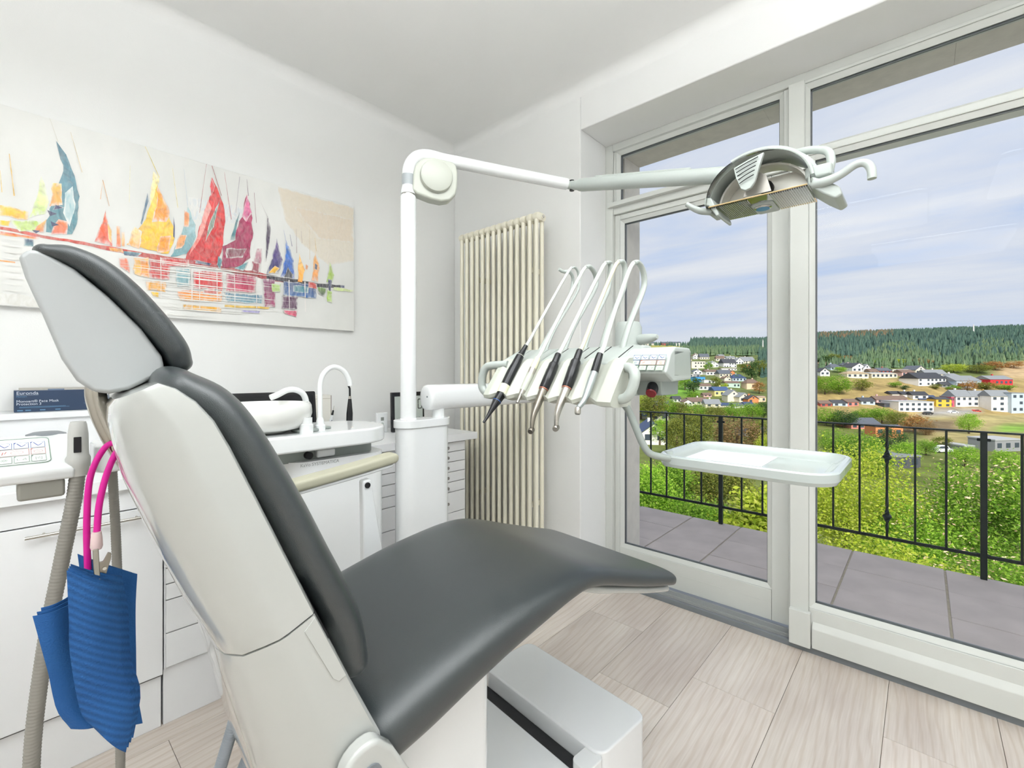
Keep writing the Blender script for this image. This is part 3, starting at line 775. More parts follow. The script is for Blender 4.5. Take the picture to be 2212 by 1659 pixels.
REFL = mat('reflector', (222, 219, 210), .3, .35, var=.1, scale=14)
arch('housing', .165, .152, 1.600, 1.715, .012, GREYP)
arch('front_band', .155, .148, 1.560, 1.600, .010, GREYP, 8, 118)
arch('reflector', .135, .125, 1.640, 1.700, .006, REFL)
cv = arch('clear_cover', .158, .146, 1.552, 1.600, .003, CLEAR, 0, 180, sy=.06)
box('reflector_back', (-.52, 1.702, 1.805), (-.256, 1.708, 1.90), REFL, lamp)
lathe('bulb_socket', [(0, 0), (.022, 0), (.022, .02), (.012, .03), (.012, .05), (0, .05)], BLACKM, lamp, (-.388, 1.70, 1.865), (0, -1, 0), n=18)
prism('bulb_shield', [(-.43, 1.815), (-.35, 1.815), (-.365, 1.87), (-.39, 1.885), (-.415, 1.87)], 1.585, 1.590, mat('shield_metal', (176, 172, 164), .3, .6), lamp, 'y')
# vented front panel
pa, pb, pc, pdn = Vector((-.452, 1.556, 1.905)), Vector((-.362, 1.545, 1.922)), Vector((-.386, 1.541, 1.835)), Vector((-.425, 1.543, 1.822))
def pv(s, t):
    top_ = pa.lerp(pb, s); bot = pdn.lerp(pc, s); p = top_.lerp(bot, t); return p + Vector((0, -.006 * math.sin(math.pi * min(1, t)), 0))
rim = [pv(0, 0), pv(.5, -.05), pv(1, -.03), pv(1, .5), pv(1, .95), pv(.72, 1.10), pv(.3, 1.08), pv(0, .92), pv(0, .5)]
V = [p for p in rim] + [p + Vector((0, .014, 0)) for p in rim]; nn = len(rim)
vp = obj('vent_panel', V, [tuple(range(nn)), tuple(range(nn, 2 * nn))[::-1]] + [(i, (i + 1) % nn, nn + (i + 1) % nn, nn + i) for i in range(nn)], GREYP, lamp, bevel=.003)
for k in range(5):
    t = .10 + .155 * k
    tube('vent_slot', [pv(.07, t + .03) + Vector((0, -.0045, 0)), pv(.45, t) + Vector((0, -.0055, 0)), pv(.86, t - .015) + Vector((0, -.0045, 0))], .0016, BLACKM, vp, n=6, cr=4)
# ribbed lens with the emblem
ln = thing('lens_frame', None, None)
bpy.data.objects.remove(ln)
lens = box('lens', (-.527, 1.552, LZ - .006), (-.250, 1.722, LZ - .003), LENSM, lamp)
V = []; F = []
for k in range(46):
    x_ = -.524 + k * .006
    if abs(x_ + .385) < .03: continue
    n0 = len(V)
    for y_ in (1.556, 1.718):
        V += [(x_, y_, LZ - .006), (x_ + .0045, y_, LZ - .006), (x_ + .00225, y_, LZ - .0095)]
    F += [(n0, n0 + 1, n0 + 4, n0 + 3), (n0 + 1, n0 + 2, n0 + 5, n0 + 4), (n0 + 2, n0, n0 + 3, n0 + 5), (n0, n0 + 2, n0 + 1), (n0 + 3, n0 + 4, n0 + 5)]
ribs = obj('lens_ribs', V, F, LENSM, lens); ribs['kind'] = 'stuff'
tube('lens_edge', [(-.527, 1.552, LZ - .003), (-.250, 1.552, LZ - .003)], .0022, mat('amber_edge', (196, 170, 120), .3), lamp, n=8)
prism('lens_cap', rrect(-.418, 1.615, -.352, 1.722, .012), LZ - .010, LZ - .002, GREYP, lamp, 'z', bevel=.002)
em = lathe('emblem', [(0, 0), (.026, 0), (.026, .004), (.022, .007), (0, .007)], CHROME, lamp, (-.388, 1.648, LZ - .009), (0, 0, -1), n=28)
lathe('emblem_disc', [(0, 0), (.0195, 0), (.0195, .001), (0, .001)], mat('emblem_blue', (72, 146, 190), .3), em, (-.388, 1.648, LZ - .0162), (0, 0, -1), n=28)
# end brackets, handles and yoke
tube('left_handle', [(-.535, 1.60, 1.797), (-.565, 1.585, 1.803), (-.590, 1.575, 1.818), (-.606, 1.57, 1.832)], [.016, .015, .013, .011], GREYP, lamp, n=14, cr=4, ell=(.7, 1))
prism('left_bracket', [(-.545, 1.81), (-.53, 1.805), (-.505, 1.765), (-.497, 1.768), (-.50, 1.78), (-.522, 1.83), (-.542, 1.835)], 1.56, 1.70, GREYP, lamp, 'y', bevel=.006, seg=3)
tube('right_handle', [(-.238, 1.57, 1.798), (-.205, 1.56, 1.795), (-.170, 1.555, 1.803), (-.138, 1.55, 1.818), (-.116, 1.548, 1.815), (-.104, 1.546, 1.795), (-.102, 1.545, 1.768)], [.013, .013, .011, .0105, .0105, .0105, .0105], GREYP, lamp, n=14, cr=5)
prism('right_bracket', [(-.252, 1.83), (-.238, 1.82), (-.205, 1.80), (-.175, 1.775), (-.168, 1.752), (-.185, 1.742), (-.215, 1.765), (-.252, 1.800)], 1.565, 1.70, GREYP, lamp, 'y', bevel=.006, seg=3)
tube('yoke', [(-.40, 1.69, 1.945), (-.33, 1.66, 1.940), (-.26, 1.64, 1.930), (-.212, 1.62, 1.905), (-.200, 1.61, 1.870), (-.205, 1.61, 1.838)], .0115, GREYP, lamp, n=14, cr=5)
tube('yoke_neck', [a1 - du * .03, Vector((-.46, 1.70, 1.948)), Vector((-.40, 1.69, 1.945))], [.027, .02, .015], GREYP, lamp, n=14, cr=3)
box('yoke_joint', (-.262, 1.585, 1.822), (-.195, 1.640, 1.860), GREYP, lamp, bevel=.008)

# ================================================================== instrument console over the chair
con = thing('instrument_console', 'pale plastic dental instrument console with five grooves and curved hose whips', 'instrument console', (-.62, .95, 1.19))
XG = [-.775, -.7125, -.65, -.5875, -.525]
# grooved holder
V = []; F = []; NX, NJ = 112, 9
xa, xb = -.822, -.462
prof = [(.900, 1.288), (.880, 1.286), (.866, 1.276), (.850, 1.258), (.830, 1.232), (.812, 1.209), (.803, 1.196), (.806, 1.188), (.825, 1.184), (.890, 1.184)]
for i in range(NX + 1):
    x_ = xa + (xb - xa) * i / NX
    g = max([0] + [max(0.0, math.cos(math.pi * min(1, abs(x_ - c) / .030) / 2)) ** 1.0 for c in XG])
    for j, (y_, z_) in enumerate(prof):
        d = .017 * g * (0.35 if j == 0 else .8 if j == 1 else 1 if j < 8 else .5 if j == 8 else 0)
        zz_ = z_ + (-d * .62 if j < 6 else (.45 * d if j < 9 else 0))
        yy_ = y_ + d * .78
        rr_ = 0.0015 * math.cos(i)
        V.append((x_, yy_, zz_ - .012 * (x_ - xa)))
m_ = len(prof)
for i in range(NX):
    for j in range(m_ - 1): F.append((i * m_ + j, i * m_ + j + 1, (i + 1) * m_ + j + 1, (i + 1) * m_ + j))
    F.append((i * m_ + m_ - 1, i * m_, (i + 1) * m_, (i + 1) * m_ + m_ - 1))
F.append(tuple(range(m_))); F.append(tuple(NX * m_ + j for j in range(m_))[::-1])
obj('holder', V, F, CREAMP, con, smooth=True, sharp=40)
# body behind with slotted top panel
prism('console_body', [(.885, 1.200), (.885, 1.272), (.905, 1.284), (.975, 1.314), (1.005, 1.314), (1.02, 1.30), (1.02, 1.215), (1.00, 1.200)], -.855, -.470, GREYP, con, 'x', bevel=.005, seg=2)
for x_ in (-.805, -.744, -.712, -.681, -.619, -.588, -.556, -.500):
    a = Vector((x_, .905, 1.2845)); b = Vector((x_, .972, 1.3132))
    bar('panel_slot', a, b, .0012 if x_ not in (-.556, -.500, -.588) else .0022, .0012, BLACKM if x_ > -.70 else GREYD, con)
# key panel on the right
prism('key_housing', [(.905, 1.244), (.892, 1.250), (.915, 1.290), (.940, 1.306), (1.02, 1.306), (1.03, 1.296), (1.03, 1.236), (.93, 1.232)], -.490, -.386, GREYP, con, 'x', bevel=.005, seg=2)
prism('key_base', [(.935, 1.202), (.928, 1.236), (1.02, 1.236), (1.02, 1.202)], -.500, -.412, GREYD, con, 'x', bevel=.004)
box('side_window', (-.386, .935, 1.245), (-.384, 1.025, 1.296), GLASS, con)
kb = lathe('rotary_knob', [(0, 0), (.0125, 0), (.0125, .016), (.011, .022), (0, .022)], BLACK, con, (-.433, .935, 1.222), (.12, -.75, -.65), n=18)
lathe('knob_cap', [(0, 0), (.0115, 0), (.0105, .003), (0, .003)], mat('ruby', (120, 18, 28), .3), kb, Vector((-.433, .935, 1.222)) + Vector((.12, -.75, -.65)).normalized() * .022, (.12, -.75, -.65), n=18)
tube('panel_boss', [(-.470, .890, 1.246), (-.452, .905, 1.244)], .016, GREYP, con, n=16)
INKB = mat('ink_blue', (58, 84, 168), .5); INKR = mat('ink_red', (196, 104, 100), .5); INKG = mat('ink_green', (112, 142, 122), .5)

def keypad(parent, org, xd, yd, pw, ph, cols, rows, plate, first=0, scale=1.0, merged=(1, 1)):
    M = frame_mtx(org, xd, yd)
    def q4(pts, z): return [M @ Vector((a, b, z)) for a, b in pts]
    def stroke(p, q, w):
        p = Vector(p); q = Vector(q); d = (q - p).normalized(); s = Vector((-d.y, d.x)) * w / 2
        return [p - s, q - s, q + s, p + s]
    for r_ in range(rows):
        ink = (INKB, INKR, INKG)[r_]
        c = first
        while c < cols:
            span = 2 if (r_ == 1 and c == merged[0]) else 1
            x0 = c * pw + pw * .07; x1 = (c + span) * pw - pw * .07; y1 = -r_ * ph - ph * .07; y0 = -(r_ + 1) * ph + ph * .07
            lw = pw * .026
            polys = [([(x0, y0), (x1, y0), (x1, y1), (x0, y1)], 0, .0003)]
            ki = ink if not (r_ == 1 and c == 0) else INKB
            for a, b in (((x0, y0), (x1, y0)), ((x1, y0), (x1, y1)), ((x1, y1), (x0, y1)), ((x0, y1), (x0, y0))):
                polys.append((stroke(a, b, lw), 1, .0006))
            w, h, cx, cy = x1 - x0, y1 - y0, (x0 + x1) / 2, (y0 + y1) / 2
            if span == 1: w = min(w, pw * .86)
            polys.append(([(x0, y1 - h * .2), (x0 + w * .16, y1), (x0, y1)], 1, .0006))
            if r_ == 0:
                k_ = .10 + .05 * c
                polys += [(stroke((cx - w * .3, cy + h * (k_ - .05)), (cx + w * .02, cy - h * .22), w * .07), 1, .0006), (stroke((cx + w * .02, cy - h * .22), (cx + w * .3, cy - h * (.02 - .02 * c)), w * .07), 1, .0006), (stroke((x1 - w * .14, y1 - h * .28), (x1 - w * .14, y1 - h * .12), w * .04), 1, .0006)]
            elif r_ == 1:
                if span == 2: rr_, ccx = h * .27, x1 - h * .62
                else: rr_, ccx = h * .2, cx
                prev = None
                for k in range(11):
                    a = 2 * math.pi * k / 10; p = (ccx + rr_ * 1.25 * math.cos(a), cy + rr_ * math.sin(a))
                    if prev: polys.append((stroke(prev, p, lw * .9), 1, .0006))
                    prev = p
                polys.append((stroke((ccx - rr_ * .5, cy), (ccx + rr_ * .5, cy), lw), 1, .0006))
                if span == 2:
                    polys += [(stroke((x0 + w * .16, cy - h * .25), (x0 + w * .20, cy + h * .2), lw * 2), 1, .0006), (stroke((x0 + w * .24, cy - h * .1), (x0 + w * .30, cy + h * .25), lw * 2), 1, .0006)]
                elif c: polys.append((stroke((ccx - rr_ * 1.4, cy - h * .32), (ccx + rr_ * 1.4, cy - h * .32), lw), 1, .0006))
            else:
                if c % 4 == 3:
                    for a, b in (((-.2, .2), (-.2, -.25)), ((-.2, -.25), (.2, -.25)), ((.2, -.25), (.2, .2)), ((-.06, .15), (-.06, -.1)), ((.06, .2), (.06, -.05))):
                        polys.append((stroke((cx + w * a[0], cy + h * a[1]), (cx + w * b[0], cy + h * b[1]), lw), 1, .0006))
                elif c % 4 == 2:
                    for a, b in (((-.3, .1), (-.3, -.12)), ((-.3, -.12), (-.1, -.12)), ((.05, -.1), (.3, -.12)), ((.3, -.12), (.25, .15)), ((.05, -.1), (.25, .15))):
                        polys.append((stroke((cx + w * a[0], cy + h * a[1]), (cx + w * b[0], cy + h * b[1]), lw), 1, .0006))
                else:
                    for k in range(8):
                        a = 2 * math.pi * k / 8; b = 2 * math.pi * (k + 1) / 8
                        polys.append((stroke((cx + w * .13 * math.cos(a), cy + w * .13 * math.sin(a)), (cx + w * .13 * math.cos(b), cy + w * .13 * math.sin(b)), lw), 1, .0006))
                        if c % 4 == 1: polys.append((stroke((cx + w * .18 * math.cos(a), cy + w * .18 * math.sin(a)), (cx + w * .26 * math.cos(a), cy + w * .26 * math.sin(a)), lw), 1, .0006))
            V = []; F = []; mi = []
            for pts_, k, z in polys:
                b = len(V); V += q4(pts_, z * scale); F.append((b, b + 1, b + 2, b + 3)[:len(pts_)]); mi.append(k)
            inv = root_matrix(parent).inverted()
            me = bpy.data.meshes.new('button'); me.from_pydata([tuple(inv @ v) for v in V], [], F)
            me.materials.append(plate); me.materials.append(ki)
            for p_, k in zip(me.polygons, mi): p_.material_index = k
            o = bpy.data.objects.new('button', me); COL.objects.link(o); o.parent = parent
            c += span
KEYP = mat('key_plate', (196, 208, 192), .45, var=.02)
kd = Vector((0, .023, .040)).normalized()
keypad(con, Vector((-.4645, .892, 1.250)) + kd * .0415 + Vector((0, -.0052, .003)), (1, 0, -.01), kd, .0186, .0128, 4, 3, KEYP)
# handles
tube('handle', [(-.46, .87, 1.262), (-.442, .855, 1.258), (-.430, .845, 1.246), (-.432, .842, 1.225), (-.441, .840, 1.206), (-.456, .842, 1.197), (-.480, .85, 1.197)], .0105, GREYP, con, n=14, cr=5)
tube('handle', [(-.800, .87, 1.272), (-.845, .855, 1.270), (-.862, .850, 1.262), (-.872, .848, 1.240), (-.873, .848, 1.215), (-.862, .849, 1.201), (-.845, .850, 1.196), (-.805, .86, 1.200)], .0105, GREYP, con, n=14, cr=5)
tube('tray_arm', [(-.520, .90, 1.186), (-.490, .885, 1.186), (-.472, .88, 1.182), (-.460, .88, 1.166), (-.446, .885, 1.130), (-.434, .89, 1.100), (-.424, .90, 1.082), (-.405, .92, 1.074), (-.38, .95, 1.066), (-.32, 1.02, 1.050), (-.27, 1.06, 1.047)], .0075, GREYD, con, n=10, cr=4)
# whips
whips = []
WB = [(.985, 1.312), (.986, 1.312), (.988, 1.312), (.968, 1.308), (.958, 1.306)]
WM = [(1.150, 1.500), (1.148, 1.500), (1.114, 1.483), (1.085, 1.472), (1.072, 1.462)]
WT = [(1.140, 1.566), (1.122, 1.556), (1.125, 1.558), (1.082, 1.543), (1.045, 1.524)]
for i in range(5):
    x_ = XG[i]; b = WB[i]; mi_ = WM[i]; t = WT[i]
    p = [(x_, b[0], b[1] - .02), (x_, b[0] * .66 + mi_[0] * .34, b[1] * .66 + mi_[1] * .34), (x_, mi_[0] * .97 + b[0] * .03, mi_[1] * .93 + b[1] * .07), (x_, mi_[0] + .010, mi_[1] + .022), (x_, (mi_[0] + t[0]) / 2 + .012, t[1] - .012), (x_, t[0], t[1]), (x_, t[0] - .022, t[1] - .006)]
    whips.append(tube('whip', p, [.0085] * 1 if False else .0068 if i else .0042, GREYP, con, n=12, cr=6, ell=(.8, 1.15)))
tube('spare_whip', [(-.80, .99, 1.30), (-.80, 1.13, 1.46), (-.80, 1.165, 1.53), (-.80, 1.150, 1.558), (-.806, 1.125, 1.556), (-.812, 1.110, 1.562)], .0052, GREYP, con, n=10, cr=6)
# support link behind the console towards the swing arm
prism('support_link', [(1.02, 1.215), (1.02, 1.29), (1.30, 1.34), (1.36, 1.30), (1.36, 1.22), (1.20, 1.20)], -.72, -.64, GREYP, con, 'x', bevel=.012, seg=3)
lathe('link_head', [(0, 0), (.042, 0), (.042, .155), (.034, .172), (0, .172)], GREYP, con, (-.70, 1.33, 1.24), (0, 0, 1), n=26)
tube('link_knob', [(-.67, 1.33, 1.355), (-.635, 1.32, 1.355), (-.61, 1.315, 1.358), (-.595, 1.312, 1.36)], [.017, .016, .012, .007], GREYP, con, n=14)
tube('link_arm', [(-.70, 1.33, 1.25), (-1.10, 1.60, 1.235), (-1.54, 1.83, 1.23)], .035, GREYP, con, n=18)

# ---- five instruments lying in the grooves, each with its hose
HOSEW = mat('hose_pale', (214, 217, 211), .45, var=.02)
HOSEY = mat('hose_yellowed', (212, 208, 186), .45, var=.02)
IVORY = mat('ivory_plastic', (226, 226, 196), .4, var=.02)
def seg_tube(name, i, pts, rr, m, parent, n=16, cr=3):
    return tube(name, [(XG[i] + dx_, y_ - .004, z_ + .006) for dx_, y_, z_ in pts], rr, m, parent, n=n, cr=cr, sharp=35)
def instrument(i, name, label, cat, hose_m, hr=.0042):
    t = thing(name, label, cat, (XG[i], .83, 1.14), group='instruments on the console')
    return t
def whip_hose(i, t, y_, z_, m, r_):
    tp = WT[i]
    tube('hose', [(XG[i], tp[0] - .018, tp[1] - .003), (XG[i], tp[0] - .045, tp[1] - .030), (XG[i], (y_ + tp[0] - .05) / 2 - .004, (z_ + tp[1] - .06) / 2 + .012), (XG[i], y_ + .012, z_ + .022), (XG[i], y_ - .004, z_ + .006)], r_, m, t, n=10, cr=6)
t = instrument(0, 'air_water_syringe', 'black three-way syringe with ivory ring and bent tip, leftmost on the console', 'syringe', HOSEW)
whip_hose(0, t, .915, 1.314, HOSEW, .0040)
seg_tube('grip', 0, [(0, .917, 1.316), (0, .908, 1.305), (0, .895, 1.290), (0, .893, 1.287), (0, .862, 1.247), (0, .838, 1.213)], [.0055, .0065, .009, .0105, .0125, .0125], BLACK, t, cr=0)
seg_tube('ring', 0, [(0, .838, 1.213), (0, .824, 1.193)], .0130, IVORY, t, cr=0)
seg_tube('nozzle', 0, [(0, .824, 1.193), (0, .806, 1.174), (0, .785, 1.151), (0, .774, 1.138), (0, .762, 1.127)], [.0125, .0105, .0055, .0036, .0030], BLACK, t, cr=0)
seg_tube('blue_line', 0, [(0, .8075, 1.1755), (0, .8068, 1.1747)], .0112, mat('blue_line', (60, 110, 190), .4), t, cr=0)
seg_tube('grip_line', 0, [(0, .8945, 1.2885), (0, .8938, 1.2876)], .0106, CREAMP, t, cr=0)
t = instrument(1, 'scaler_handpiece', 'short ivory scaler handpiece with steel collar, second on the console', 'handpiece', HOSEW)
whip_hose(1, t, .889, 1.282, HOSEW, .0048)
seg_tube('sleeve', 1, [(0, .889, 1.282), (0, .875, 1.262), (0, .870, 1.255)], [.0065, .0080, .0085], IVORY, t, cr=0)
seg_tube('collar', 1, [(0, .870, 1.255), (0, .860, 1.241)], .0088, STEEL, t, cr=0)
seg_tube('grip', 1, [(0, .860, 1.241), (0, .845, 1.220), (0, .832, 1.202)], [.0090, .0088, .0078], CREAMP, t, cr=0)
seg_tube('tip', 1, [(0, .832, 1.202), (0, .824, 1.191), (0, .816, 1.180), (0, .812, 1.174)], [.0070, .0058, .0034, .0038], STEEL, t, cr=0)
for i, nm, lab, c_ in ((2, 'motor_handpiece', 'black motor with champagne steel contra-angle, third on the console', BRONZE), (3, 'motor_handpiece', 'black motor with bright steel contra-angle, fourth on the console', STEEL)):
    t = instrument(i, nm, lab, 'handpiece', HOSEY)
    y0, z0 = ((.889, 1.288), (.887, 1.295))[i - 2]
    whip_hose(i, t, y0, z0, (HOSEW, HOSEY)[i - 2], .0052)
    e_ = ((.832, 1.206), (.835, 1.210))[i - 2]
    L_ = lambda f: (0, y0 + (e_[0] - y0) * f, z0 + (e_[1] - z0) * f)
    seg_tube('tail', i, [L_(-.03), L_(.0), L_(.26)], [.006, .0078, .0082], BLACK, t, cr=0)
    seg_tube('motor', i, [L_(.26), L_(.30), L_(.46), L_(.47), L_(.98), L_(1.0)], [.0100, .0118, .0118, .0124, .0118, .0105], BLACK, t, cr=0)
    seg_tube('motor_ring', i, [L_(.985), L_(1.005)], .0114, mat('copper_line', (190, 120, 100), .3, .6), t, cr=0)
    if i == 2: pts_ = [(0, .832, 1.206), (0, .812, 1.174), (0, .800, 1.156), (0, .793, 1.140), (0, .790, 1.122)]; hd = (.789, 1.119)
    else: pts_ = [(0, .835, 1.210), (0, .813, 1.179), (0, .803, 1.162), (0, .798, 1.146), (0, .797, 1.132)]; hd = (.797, 1.129)
    seg_tube('contra_angle', i, pts_, [.0098, .0088, .0072, .0056, .0050], c_, t, cr=3)
    lathe('head', [(0, -.0075), (.0058, -.0075), (.0068, -.004), (.0068, .004), (.0058, .0065), (0, .0065)], c_, t, (XG[i], hd[0] - .005, hd[1] + .003), (.25, -.8, -.35), n=16)
t = instrument(4, 'turbine_handpiece', 'silver-grey turbine handpiece with short black coupling, rightmost on the console', 'handpiece', HOSEW)
whip_hose(4, t, .872, 1.284, HOSEW, .0050)
seg_tube('coupling', 4, [(0, .873, 1.286), (0, .868, 1.278), (0, .861, 1.266), (0, .850, 1.246)], [.0070, .0080, .0086, .0088], BLACK, t, cr=0)
seg_tube('grip', 4, [(0, .850, 1.246), (0, .838, 1.228), (0, .824, 1.207), (0, .812, 1.190), (0, .800, 1.180), (0, .788, 1.173)], [.0080, .0084, .0078, .0066, .0056, .0050], mat('matt_silver', (176, 184, 184), .35, .7), t, cr=2)
lathe('head', [(0, -.008), (.0056, -.008), (.0064, -.004), (.0064, .004), (.005, .0065), (0, .0065)], STEEL, t, (XG[4], .782, 1.172), (.2, -.3, -.9), n=16)

# ---- tray beside the console
tray = thing('instrument_tray', 'pale grey rounded plastic tray on the console arm, in front of the door frame', 'tray', (-.275, 1.06, 1.052))
def ring_z(o, z): return [(a, b, z) for a, b in o]
T0 = (-.432, .925, -.108, 1.205)
def rr(e_): return rrect(T0[0] + e_, T0[1] + e_, T0[2] - e_, T0[3] - e_, max(.01, .055 - e_), 7)
rings_obj('tray_body', [ring_z(rr(.020), 1.050), ring_z(rr(.004), 1.053), ring_z(rr(.0), 1.060), ring_z(rr(0), 1.074), ring_z(rr(.003), 1.077), ring_z(rr(.010), 1.077), ring_z(rr(.014), 1.072), ring_z(rr(.024), 1.064), ring_z(rr(.030), 1.0625), ring_z(rr(.034), 1.059)], mat('tray_plastic', (180, 188, 185), .16, var=.015, coat=.4), tray, sharp=28)
paper = box('tray_paper', (-.400, .962, 1.0592), (-.245, 1.168, 1.0602), mat('tray_paper', (240, 241, 243), .55, var=.01), tray)
tube('tray_post', [(-.418, .98, 1.045), (-.418, .98, 1.078)], .009, GREYP, tray, n=14)

# ================================================================== assistant element on the far side
ast = thing('assistant_element', 'white assistant control panel with printed keys and hose holders, left of the chair back', 'control panel', (-1.28, .0, 1.02))
prism('panel_body', [(-1.200, 1.050), (-1.196, 1.068), (-1.204, 1.078), (-1.330, 1.124), (-1.350, 1.122), (-1.356, 1.07), (-1.340, 1.052)], -.36, .088, WHITE, ast, 'y', bevel=.006, seg=3)
box('panel_foot', (-1.30, .012, 1.018), (-1.205, .074, 1.052), mat('foot_grey', (150, 148, 140), .6), ast, bevel=.005)
pdv = Vector((-.126, 0, .046)).normalized()
pn = Vector((.046, 0, .126)).normalized()
o_ = Vector((-1.204, 0, 1.078))
def on_panel(y_, t_): return o_ + pdv * t_ + Vector((0, y_, 0)) + pn * .0012
fo = [on_panel(y_, t_) for y_, t_ in rrect(-.20, .014, .056, .120, .010)]
nn = len(fo)
obj('panel_film', fo + [p - pn * .0015 for p in fo], [tuple(range(nn)), tuple(range(nn, 2 * nn))[::-1]] + [(i, (i + 1) % nn, nn + (i + 1) % nn, nn + i) for i in range(nn)], mat('film_white', (228, 232, 229), .35, var=.01), ast)
lo_ = [on_panel(y_, t_) + pn * .0004 for y_, t_ in rrect(-.20, .014, .056, .120, .010)]
tube('film_line', lo_ + [lo_[0]], .0006, INKG, ast, n=6)
keypad(ast, on_panel(-.0365 - .022 * 4 + .022 * 0 + .0, .104) + pn * .0004, (0, 1, 0), pdv, .0220, .0285, 8, 3, MATS['film_white'], merged=(5, 1))
lathe('rear_knob', [(0, 0), (.030, 0), (.030, .006), (.02, .010), (0, .010)], DARKGREY, ast, (-1.355, .055, 1.118), n=24)
# holder fork
prism('hose_fork', [(-1.238, 1.035), (-1.240, 1.106), (-1.330, 1.118), (-1.335, 1.035)], .0855, .0915, WHITE, ast, 'y', bevel=.003)
prism('hose_fork', rrect(-1.335, .118, -1.225, .165, .02), 1.048, 1.105, WHITE, ast, 'z', bevel=.006, seg=3)
# suction handpiece with its hose
suc = thing('suction_hose', 'thick grey ribbed suction hose with handpiece, hanging from the assistant panel', 'hose', (-1.22, .09, 0))
SUCP = mat('suction_grey', (196, 196, 192), .5, var=.03)
lathe('handpiece', [(0, .098), (.0085, .098), (.0085, .104), (.0110, .1045), (.0128, .099), (.0150, .080), (.0152, .062), (.0158, .040), (.0185, .034), (.0180, .018), (.0165, .016), (.0145, .0), (0, 0)], SUCP, suc, (-1.215, .0925, 1.052), n=28)
box('slide_window', (-1.2015, .0850, 1.098), (-1.1985, .0960, 1.128), BLACK, suc, bevel=.001)
hose('ribbed_hose', [(-1.215, .0925, 1.062), (-1.215, .086, 1.00), (-1.215, .070, .894), (-1.215, .046, .725), (-1.215, .030, .512), (-1.215, .04, .26), (-1.24, .09, .07), (-1.30, .16, .018)], .0123, HOSE, suc, pitch=.0062)
su2 = thing('saliva_hose', 'thin grey ribbed hose hanging straight down behind the pink cord', 'hose', (-1.3, .16, 0))
hose('ribbed_hose', [(-1.30, .150, 1.085), (-1.30, .154, 1.006), (-1.30, .161, .803), (-1.30, .166, .408), (-1.30, .16, .15), (-1.33, .19, .04), (-1.40, .24, .014)], .0088, HOSE, su2, pitch=.0055)
lathe('handpiece', [(0, 0), (.011, 0), (.012, .02), (.010, .06), (.006, .075), (0, .075)], SUCP, su2, (-1.30, .148, 1.075), n=20)


